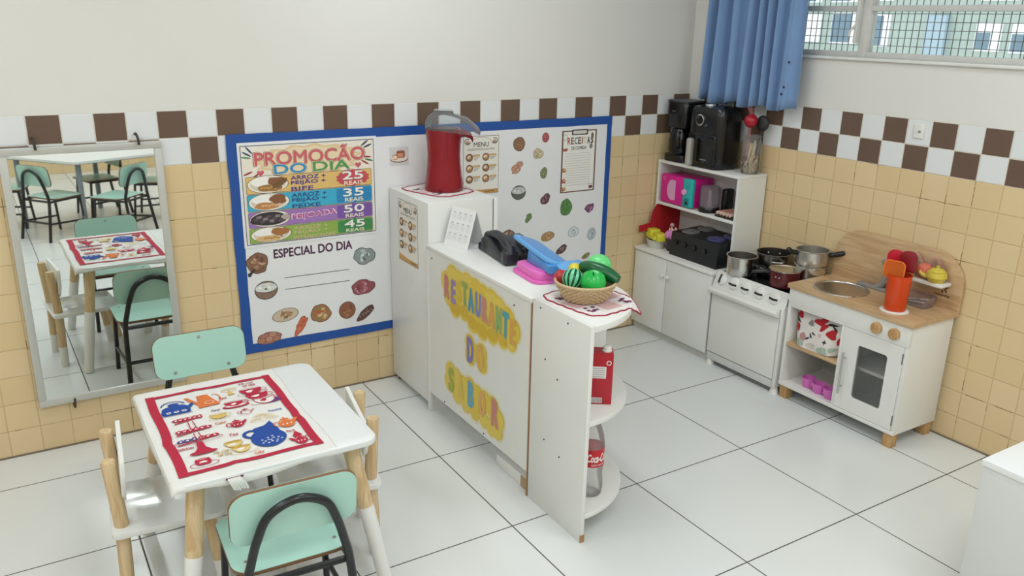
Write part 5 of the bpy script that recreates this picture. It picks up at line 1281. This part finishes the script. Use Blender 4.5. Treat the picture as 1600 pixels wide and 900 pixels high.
for x, y in ((-.235, -.785), (-.11, -.80), (-.195, -1.02), (-.10, -1.04)):
    b = MB(); b.lathe((x, y, .524), [(.04, 0), (.04, .008), (0, .008)], BLACK, 20)
    for a_ in (0, 1.57): b.box(-.07, .07, -.004, .004, .530, .535, BLACKM, mtx=Matrix.Translation((x, y, 0)) @ Matrix.Rotation(a_, 4, 'Z'))
    b.build('burner', sv)
b = MB(); b.box(-.342, -.326, SY1 + .022, SY0 - .004, .075, .448, WHITE2, .004); od = b.build('oven_door', sv)
b = MB(); b.prism([(-.342, .405), (-.372, .418), (-.378, .435), (-.368, .450), (-.342, .452)], -SY0 + .002, -SY1 - .020, WHITE2, FR((0, 0, 0), (1, 0, 0), (0, 0, 1)), .004); b.build('handle', od)
b = MB(); b.box(-.338, -.326, SY1 + .022, SY0 - .004, .028, .070, mat('grey_white_panel', '#d2d3d0', .45), .003); b.build('kick_plate', sv)
b = MB(); b.box(-.344, -.326, SY1, SY1 + .018, .03, .452, WHITE, .003); b.build('corner_post', sv)
for x in (-.32, -.05):
    for y in (SY1 + .016, SY0 - .02): b = MB(); b.lathe((x, y, 0), [(.024, 0), (.023, .008), (.014, .040), (0, .04)], WHITE2, 20); b.build('foot', sv)

def pot(name, lab, x, y, z, r, h, m, inner, bulge=0.0):
    t = thing(name, lab, 'pot', (x, y, z))
    b = MB(); b.lathe((x, y, z), [(0, 0), (r * .93, 0), (r * .98, .006), (r * (.985 + bulge), h * .5), (r, h - .004), (r + .005, h), (r + .003, h + .002), (r - .002, h), (r - .004, h * .5), (r * .94, .006), (0, .005)], m, 44); b.build('body', t)
    return t
ZB_ = .536
p1 = pot('saucepan', 'shiny aluminium saucepan at the front left of the stove', -.256, -.772, ZB_, .079, .098, ALU, ALU)
b = MB(); b.tube(catmull([(-.228, -.846, ZB_ + .055), (-.222, -.875, ZB_ + .046), (-.213, -.91, ZB_ + .036), (-.205, -.938, ZB_ + .026)], 5), [.012, .013, .015, .017, .018, .019, .019, .019, .018, .018, .017, .016, .015, .014, .013, .012], BLACK, 10); b.build('handle', p1)
DST = mat('dark_steel', '#97938e', .26, 1.0)
p2 = pot('stew_pan', 'wide dark steel pan with small handles at the back left burner', -.094, -.842, ZB_, .090, .112, DST, DST)
for a_ in (R(232), R(52)):
    b = MB(); d_ = Vector((math.cos(a_), math.sin(a_), 0)); s_v = Vector((-d_.y, d_.x, 0)); c_ = Vector((-.094, -.842, ZB_ + .085)) + d_ * .087
    b.tube(catmull([c_ - s_v * .034, c_ - s_v * .030 + d_ * .03, c_ + s_v * .030 + d_ * .03, c_ + s_v * .034], 6), .006, DST, 8); b.build('handle', p2)
b = MB()
for a_ in (-20, 20, 60, 110): b.ball((-.094 + .087 * math.cos(R(a_)), -.842 + .087 * math.sin(R(a_)), ZB_ + .085), (.006, .006, .006), STEEL, 8, 6)
b.build('rivet', p2)
p3 = pot('wine_saucepan', 'dark red saucepan with a metal rim at the front right burner', -.226, -1.035, ZB_, .074, .086, mat('wine_enamel', '#5a1e22', .25, var=.1), ALU, .01)
b = MB(); b.lathe((-.226, -1.035, ZB_), [(.0690, .006), (.0695, .045), (.0715, .0868), (.0800, .0880), (.0800, .0845)], ALU, 44); b.lathe((-.226, -1.035, ZB_ + .0065), [(0, 0), (.070, 0)], mat('grey_nonstick', '#8d8f8e', .4), 40); b.build('lining', p3)['label'] = 'metal lining and rim'
b = MB(); b.tube(catmull([(-.262, -.970, ZB_ + .060), (-.272, -.952, ZB_ + .060), (-.290, -.915, ZB_ + .052), (-.300, -.893, ZB_ + .046)], 4), .0105, BLACK, 8)
b.build('handle', p3)
b = MB()
for dy in (-.01, .012): b.ball((-.299, -1.035 + dy - .018, ZB_ + .056), .0045, STEEL, 8, 6)
b.build('rivet', p3)
p4 = pot('stock_pot', 'lower aluminium pot of the stacked pair at the back right', -.088, -1.078, ZB_, .078, .105, ALU, ALU)
p5 = pot('small_pot', 'upper aluminium pot with two black handles stacked on another pot', -.088, -1.078, ZB_ + .107, .082, .075, mat('matt_aluminium', '#cfcdc8', .32, 1.0), ALU)
for a_, l_ in ((R(150), .052), (R(-62), .075)):
    d_ = Vector((math.cos(a_), math.sin(a_), 0)); c_ = Vector((-.088, -1.078, ZB_ + .107 + .058)) + d_ * .080
    b = MB(); b.tube(catmull([c_, c_ + d_ * .03 + Vector((0, 0, .006)), c_ + d_ * l_ + Vector((0, 0, .022))], 5), [.011, .0125, .013, .0125, .012, .0125, .013, .0135, .0135, .012, .009], BLACK, 10); b.build('handle', p5)

# ------------------------------------------------------------------ play sink unit
KU = thing('play_sink_unit', 'white play kitchen sink unit with a wooden top against the right wall', 'toy kitchen', (-.17, -1.49, 0))
Y0, Y1, X0, X1 = -1.165, -1.812, -.332, -.022
b = MB(); b.box(X0, X1, Y0 - .015, Y0, .068, .578, WHITE2, .001); b.build('side_panel', KU)
b = MB(); b.box(X0, X1, Y1, Y1 + .015, .068, .578, WHITE2, .001); b.build('side_panel', KU)
b = MB(); b.box(X0 + .004, X1, Y1 + .015, Y0 - .015, .068, .084, WHITE2); b.box(X0 - .001, X0 + .006, Y1 - .0006, Y0 + .0006, .0665, .0855, WHITE2, .001); b.build('bottom_panel', KU)
b = MB(); b.box(X1 - .006, X1, Y1 + .015, Y0 - .015, .084, .578, mat('grey_back_panel', '#c9c8c2', .6)); b.build('back_panel', KU)
b = MB(); b.box(X0 - .001, X0 + .014, Y1 - .0005, Y0 + .0005, .484, .5785, WHITE2, .001); b.build('fascia', KU)
b = MB(); b.box(X0, X1 - .006, -1.492, -1.478, .084, .484, WHITE2, .001); b.build('divider', KU)
b = MB(); b.box(X0 + .002, X1 - .006, -1.478, Y0 - .015, .282, .298, PINE_Y, .001); b.build('shelf', KU)
b = MB(); b.box(X0 + .05, X1 - .006, Y1 + .015, -1.492, .282, .298, WHITE2, .001); b.build('shelf', KU)
# wooden top with a round hole for the bowl
sxc, syc, sr = -.192, -1.345, .118
b = MB(); tx0, tx1, ty0, ty1 = X0 - .010, X1 + .016, Y1 - .010, Y0 + .010
b.prism([(tx0, ty0), (tx1, ty0), (tx1, ty1), (tx0, ty1)], .578, .600, PINE_Y, holes=[[(sxc + sr * math.cos(2 * math.pi * k / 40), syc + sr * math.sin(2 * math.pi * k / 40)) for k in range(40)]])
b.build('wooden_top', KU, sharp=.4)
b = MB(); b.lathe((sxc, syc, .600), [(sr + .010, .0005), (sr + .009, .004), (sr, .0045), (sr - .004, 0), (sr - .008, -.05), (sr - .022, -.066), (.02, -.070), (0, -.070)], STEEL, 48); b.build('sink_bowl', KU)
b = MB()
bw_ = -ty0 + ty1; cyb = (ty0 + ty1) / 2
b.prism(rrect(.672, .262, [.008, .008, .15, .15], 14, -(cyb), .600 + .121), -.007, .007, PINE_Y, FR((-.0135, 0, 0), (0, -1, 0), (0, 0, 1)), .002)
b.fr = FR((-.0206, 0, 0), (0, -1, 0), (0, 0, 1)); b.h = .0002
for k in range(8): b.blob(1.735 + .013 * math.cos(k * .8) + .008 * (k % 2), .672 + .012 * math.sin(k * .8) + .012, .004, .0045, ink('#4a2416'), .3, k, 10)
b.text('cozinha', 1.700, .652, 1.772, .664, ink('#4a2416'), .03, .2)
b.build('backboard', KU)
b = MB(); b.box(-.100, -.0206, -1.772, -1.590, .706, .722, WHITE2, .004); b.build('wall_shelf', KU)
for x in (X0 + .028, X1 - .03):
    for y in (Y0 - .03, Y1 + .03):
        b = MB(); b.box(x - .022, x + .022, y - .022, y + .022, 0, .068, PINE_B, .002); b.build('leg', KU)
# door with a window
b = MB(); hole = rrect(.150, .258, .014, 5, 1.650, .290)
b.prism(rrect(.302, .395, .003, 2, 1.645, .2855), .0, .016, WHITE2, FR((X0 + .0145, 0, 0), (0, -1, 0), (0, 0, 1)), holes=[hole[::-1]]); dk = b.build('door', KU, sharp=.4)
b = MB(); b.box(X0 + .005, X0 + .008, -1.727, -1.573, .159, .421, clear('door_pane', '#d9dcda', .08, .05)); b.build('pane', dk)
b = MB(); b.cyl((X0 - .024, -1.522, .165), (X0 - .024, -1.522, .368), .0055, STEEL)
for z in (.198, .338): b.cyl((X0 - .024, -1.522, z), (X0 - .001, -1.522, z), .0045, STEEL, n=12)
b.build('handle', dk)
for z in (.135, .43): b = MB(); b.box(X0 - .003, X0 + .004, -1.797, -1.792, z - .025, z + .025, mat('grey_hinge', '#77756f', .5), .001); b.build('hinge', dk)
for y in (-1.655, -1.742):
    b = MB(); b.lathe((X0, y, .530), [(.024, 0), (.025, .003), (.025, .018), (.022, .021), (0, .0215)], PINE_B, 24, axis=(-1, 0, 0)); b.ball((X0 - .0215, y, .530), (.0015, .004, .004), EDGE, 8, 6); b.build('knob', KU)
# faucet
GF = mat('grey_faucet_paint', '#8f8d8b', .35, var=.05)
b = MB(); b.box(-.060, -.030, -1.485, -1.330, .600, .616, GF, .004); b.build('faucet_base', KU)
b = MB(); b.tube(catmull([(-.045, -1.430, .614), (-.046, -1.455, .630), (-.047, -1.472, .675), (-.050, -1.480, .725), (-.066, -1.484, .752), (-.095, -1.480, .752)], 6), .015, GF, 12); b.build('faucet_spout', KU)
# bag in the open compartment
bg = thing('toiletry_bag', 'white cloth bag printed with red and black shapes in the open compartment', 'bag', (-.21, -1.33, .298))
BC = mat('printed_white_cotton', '#e3dcd6', .85, var=.05, bump=.3, bscale=200)
def bagf(side):
    def f(i, j):
        u = i * 2 - 1
        w2 = .133 + .010 * j; dpt = (.052 - .034 * j ** 1.4) * max(0.0, 1 - abs(u) ** 3.2) ** .6 + .002
        puff = 1 + .10 * math.sin(i * 9 + j * 4) * (1 - j)
        yy = -1.326 - u * w2 * (1 - .10 * (1 - j) * abs(u)); zz = .2995 + j * .176 - .006 * abs(u) * j + .010 * (1 - j) * abs(u) ** 3
        return (-.272 + side * dpt * puff, yy, zz)
    return f
b = MB(); b.grid(bagf(-1), 24, 16, BC); b.grid(bagf(1), 24, 16, BC); b.grid(lambda i, j: (-.272 + (j * 2 - 1) * .05 * max(0.0, 1 - abs(i * 2 - 1) ** 3.2) ** .6, -1.326 - (i * 2 - 1) * .120, .2995), 12, 4, BC); b.build('pouch', bg, sharp=3)
b = MB(); fB = bagf(-1); rd = random.Random(8)
def bagpatch(i0, j0, ri, rj, m, wob, seed, rot=0.0, a0=0, a1=360):
    r2 = random.Random(seed); ph = [r2.uniform(0, 6.3) for _ in range(3)]; n = 20; c_ = None; vs = []
    lift = .0016 + .00015 * (seed % 6)
    def pos(i, j):
        p = Vector(fB(min(max(i, 0.02), .98), min(max(j, .0), .985))); p.x -= lift; return p
    vs.append(pos(i0, j0))
    for rr_ in (.5, 1):
        for k in range(n):
            a_ = 2 * math.pi * k / n; w_ = 1 + wob * (math.sin(2 * a_ + ph[0]) + math.sin(3 * a_ + ph[1])) / 1.6
            x, y = ri * rr_ * w_ * math.cos(a_), rj * rr_ * w_ * math.sin(a_)
            vs.append(pos(i0 + x * math.cos(rot) - y * math.sin(rot), j0 + x * math.sin(rot) + y * math.cos(rot)))
    fs = [(0, 1 + k, 1 + (k + 1) % n) for k in range(n)] + [(1 + k, 1 + n + k, 1 + n + (k + 1) % n, 1 + (k + 1) % n) for k in range(n)]
    b.raw(vs, fs, m)
RDC = ink('#b5212c', .85); BKC = ink('#26262a', .85); GNC = ink('#a9b7a6', .85); PKC = ink('#b98a86', .85)
for q in [(.10, .86, .08, .10, RDC, .25, 1, .5), (.08, .50, .06, .11, RDC, .15, 2, .2), (.25, .30, .07, .12, PKC, .1, 3, 0), (.56, .86, .12, .10, RDC, .35, 4, .7), (.64, .74, .05, .12, RDC, .2, 5, -.5), (.82, .62, .10, .12, RDC, .3, 6, .2), (.76, .60, .05, .08, RDC, .2, 12, 0), (.97, .45, .04, .12, RDC, .1, 7, 0),
          (.06, .70, .035, .10, BKC, .3, 8, .9), (.78, .88, .09, .035, BKC, .2, 9, .3), (.84, .80, .025, .08, BKC, .2, 10, .6), (.42, .40, .018, .07, BKC, .1, 11, .3), (.36, .30, .018, .06, BKC, .1, 14, -.6), (.47, .48, .02, .05, BKC, .1, 15, 1.0), (.73, .36, .012, .07, BKC, 0, 16, 0), (.73, .36, .045, .02, BKC, 0, 17, 0),
          (.18, .12, .12, .10, GNC, .2, 18, 0), (.72, .10, .13, .10, GNC, .25, 19, .2), (.45, .13, .10, .07, ink('#c9bfb6', .85), .2, 20, 0), (.38, .74, .05, .09, ink('#8a8684', .85), .3, 21, .3), (.90, .18, .07, .07, GNC, .2, 22, 0), (.60, .50, .04, .05, ink('#d2b9b2', .85), .2, 23, 0)]: bagpatch(*q)
b.build('print', bg, smooth=True, sharp=3)
b = MB(); b.tube([fB(k / 20, 1.0) for k in range(21)], .004, mat('dark_zip', '#3a2a2a', .6), 8); b.build('zip', bg)
# pink cups
PC = mat('pink_cup_plastic', '#dc74c4', .3, var=.05)
cups = None
for k, (x, y, lab) in enumerate(((-.262, -1.290, 'pink toy cup at the left of the row on the bottom shelf'), (-.275, -1.362, 'pink toy cup in the middle of the row on the bottom shelf'), (-.280, -1.430, 'pink toy cup beside the divider on the bottom shelf'))):
    if k == 0:
        t = thing('toy_cup', lab, 'toy cup', (0, 0, 0), 0, 'pink toy cups'); cups = t
        b = MB(); b.lathe((0, 0, 0), [(0, 0), (.024, 0), (.030, .012), (.034, .05), (.031, .05), (.027, .012), (0, .006)], PC, 28); b.build('cup', t, local=True)
        b = MB(); b.tube(catmull([(-.033, .004, .042), (-.05, .006, .036), (-.048, .006, .018), (-.030, .004, .014)], 5), .0042, PC, 8); b.build('handle', t, local=True)
        t.location = (x, y, .0845); t.rotation_euler = (0, 0, R(60))
    else: dup(cups, (x, y, .0845), R(60 + 20 * k), lab)
b = MB(); b.lathe((-.215, -1.715, .298), [(0, 0), (.02, 0), (.036, .05), (.040, .09), (.037, .09), (.033, .05), (0, .008)], WHITE2, 24)
tag(b.build('white_cup', origin=(-.215, -1.715, .298)), 'white cup behind the glass of the sink unit door', 'cup')
# orange utensil cup
oc = thing('utensil_cup', 'tall orange plastic cup on a white coaster on the wooden top', 'cup', (-.252, -1.668, .606))
OR_ = clear('orange_plastic', '#e8501c', .80, .2, '#ff8a50')
b = MB(); b.lathe((-.252, -1.668, .606), [(0, .002), (.043, 0), (.045, .004), (.051, .160), (.053, .162), (.049, .162), (.042, .008), (0, .006)], OR_, 36); b.build('cup', oc)
b = MB(); b.poly
b.prism(rrect(.085, .075, .02, 5), -.002, .002, clear('orange_clear_tool', '#f08a3c', .45, .2, '#ffb070'), FR((-.282, -1.655, .790), (.25, -1, 0), (0.05, 0, 1)), .0); tool = b
tag(b.build('orange_strainer', origin=(-.252, -1.668, .63)), 'translucent orange rectangular tool standing in the orange cup', 'kitchen tool')
b = MB(); b.tube(rr3 := [(-.282 + .25 * .97 * 0 + (u_ * .2425), -1.655 - u_ * .970, .790 + v_ * 1.0) for u_, v_ in rrect(.086, .076, .02, 5)], .0032, mat('orange_rim', '#ef7a2a', .3), 8, closed=True); b.tube([(-.272, -1.668, .752), (-.255, -1.668, .62)], .004, _M['orange_rim'], 8)
o_ = b.build('tool_rim', bpy.data.objects['orange_strainer'])
b = MB(); b.lathe((-.252, -1.668, .600), [(0, 0), (.060, 0), (.061, .004), (.058, .006), (0, .006)], WHITE2, 36); tag(b.build('coaster', origin=(-.252, -1.668, .600)), 'round white coaster under the orange cup', 'coaster')
for nm, lab, c_, m_, sh in (('spatula', 'bright red spatula head behind the orange cup', (-.222, -1.616, .815), mat('red_spatula', '#c3122a', .4), .0), ('spatula', 'dark red spatula head at the right behind the orange cup', (-.218, -1.674, .822), mat('dark_red_spatula', '#86101c', .4), .0)):
    t = thing(nm, lab, 'spatula', (c_[0], c_[1], .63), 0, 'red spatulas')
    b = MB(); b.prism(rrect(.072, .095, [.012, .012, .03, .03], 6), -.004, .004, m_, FR(c_, (.35, -1, 0), (0, 0, 1)), .002); b.build('blade', t)
    b = MB(); b.tube([(c_[0], c_[1], c_[2] - .045), (-.248, c_[1] * .4 - 1.668 * .6, .622)], .005, m_, 8); b.build('handle', t)
# clear box with cutlery, teapot, peach and lemon slice, plastic bag of toy food
cb = thing('clear_food_box', 'clear plastic box of cutlery on the wooden top under the white shelf', 'box', (-.085, -1.655, .600))
b = MB(); CB = clear('clear_box_plastic', '#e0d2cc', .22, .12, '#efe4e0')
b.prism(rrect(.085, .150, .02, 5, -.085, -1.650), .601, .604, CB)
for k, (s0, z0, s1, z1) in enumerate(((1.0, .601, 1.12, .645),)):
    A_ = rrect(.085, .150, .02, 5, -.085, -1.650); B_ = rrect(.098, .165, .024, 5, -.085, -1.650); n = len(A_)
    b.raw([(x, y, z0) for x, y in A_] + [(x, y, z1) for x, y in B_], [(i, (i + 1) % n, n + (i + 1) % n, n + i) for i in range(n)], CB)
    b.tube([(x, y, .645) for x, y in B_], .003, CB, 6, closed=True)
b.build('tray', cb)
mat('pale_cutlery', '#c9c4c0', .4)
for k in range(4):
    b = MB(); x = -.105 + .013 * k; b.tube([(x, -1.60, .608), (x + .01, -1.70, .612 + .006 * k)], .0035, mat('pale_cutlery', '#c9c4c0', .4) if k % 2 else mat('dark_cutlery', '#4b4a4e', .4), 6); b.ball((x, -1.60, .609), (.007, .012, .003), _M['pale_cutlery'], 10, 6); b.build('cutlery', cb)
tp = thing('toy_teapot', 'small yellow toy teapot on the white wall shelf', 'toy teapot', (-.072, -1.724, .722))
YT = mat('pale_yellow_teapot', '#d3c04a', .35, var=.05)
b = MB(); b.lathe((-.072, -1.726, .722), [(0, 0), (.026, 0), (.040, .022), (.036, .040), (.030, .043), (0, .043)], YT, 10); b.build('pot', tp)
b = MB(); b.lathe((-.072, -1.726, .766), [(.031, 0), (.022, .009), (.008, .012), (.006, .015), (.008, .020), (0, .023)], YT, 20); b.build('lid', tp)
b = MB(); b.tube(catmull([(-.082, -1.694, .738), (-.090, -1.678, .745), (-.094, -1.668, .756)], 4), [.011, .010, .009, .008, .0075, .007, .0065, .006, .006], YT, 8); b.build('spout', tp)
tp.scale = (1.15, 1.15, 1.15)
b = MB(); b.lathe((-.058, -1.660, .757), [(0, -.034), (.018, -.030), (.033, -.010), (.035, .008), (.024, .027), (.006, .030), (0, .026)], mat('peach_plastic', '#d97560', .45, var=.15, scale=30), 24, axis=(-.2, 0, 1)); tag(b.build('toy_peach', origin=(-.058, -1.66, .722)), 'peach coloured toy fruit left of the yellow teapot', 'toy fruit')
b = MB(); b.lathe((-.085, -1.622, .757), [(0, 0), (.033, .0), (.035, .002), (.033, .010), (0, .010)], mat('yellow_slice', '#e3b54a', .4), 24, axis=(-.6, .8, .1)); b.lathe(Vector((-.085, -1.622, .757)) + Vector((-.6, .8, .1)).normalized() * .010, [(.030, .0), (.030, .001), (0, .001)], mat('cream_slice', '#e9d3a0', .5), 24, axis=(-.6, .8, .1))
tag(b.build('toy_lemon_slice', origin=(-.085, -1.622, .722)), 'round yellow toy slice standing left of the peach', 'toy fruit')
pb_ = thing('plastic_bag', 'clear plastic bag of pink toy food on the shelf behind the teapot', 'bag', (-.040, -1.68, .722))
CP = clear('crinkled_clear_bag', '#ecd6cc', .15, .25, '#fbf3ef')
def pbf(s):
    def f(i, j):
        u = i * 2 - 1; d_ = .016 * max(0, 1 - abs(u) ** 3) ** .5 * (1 - .7 * j) + .0015
        return (-.040 + s * (d_ + .003 * math.sin(i * 23 + j * 11)), -1.665 - u * (.090 + .012 * math.sin(j * 7)), 7235e-4 + j * (.092 + .012 * math.sin(i * 12)))
    return f
b = MB(); b.grid(pbf(-1), 26, 16, CP); b.grid(pbf(1), 26, 16, CP); b.build('film', pb_, sharp=3)
b = MB()
for k, (y, z, r_, c_) in enumerate(((-1.63, .748, .011, '#cf8078'), (-1.66, .745, .011, '#d9a08a'), (-1.69, .765, .010, '#b9645c'), (-1.715, .748, .010, '#c98f5c'), (-1.66, .780, .009, '#d6a29a'))): b.ball((-.040, y, z), (r_ * .8, r_ * 1.5, r_ * 1.3), mat('toy_food_%d' % k, c_, .5), 14, 9)
b.build('toy_food', pb_)

# ------------------------------------------------------------------ white cabinet in the right foreground
fc = thing('foreground_cabinet', 'white low cabinet in the right foreground with a bright top', 'cabinet', (-.80, -2.95, 0))
gx0, gx1, gy0, gy1 = -1.064, -.60, -3.35, -2.546
b = MB(); b.box(gx0 + .004, gx1, gy0, gy1 - .004, .03, .498, mat('grey_white_board', '#d9dad8', .4, var=.02), .002); b.build('body', fc)
b = MB(); b.box(gx0, gx1, gy0, gy1, .498, .520, mat('white_gloss_top', '#eef0f0', .12, var=.02), .003); b.build('top', fc)
b = MB(); b.box(gx0 + .001, gx0 + .005, gy0 + .006, (gy0 + gy1) / 2 - .002, .05, .480, _M['grey_white_board'], .001); b.build('door', fc)
b = MB(); b.box(gx0 + .001, gx0 + .005, (gy0 + gy1) / 2 + .002, gy1 - .010, .05, .480, _M['grey_white_board'], .001); b.build('door', fc)
b = MB(); b.box(gx0 + .03, gx1 - .02, gy0 + .02, gy1 - .02, 0, .03, _M['greyish_plinth']); b.build('plinth', fc)
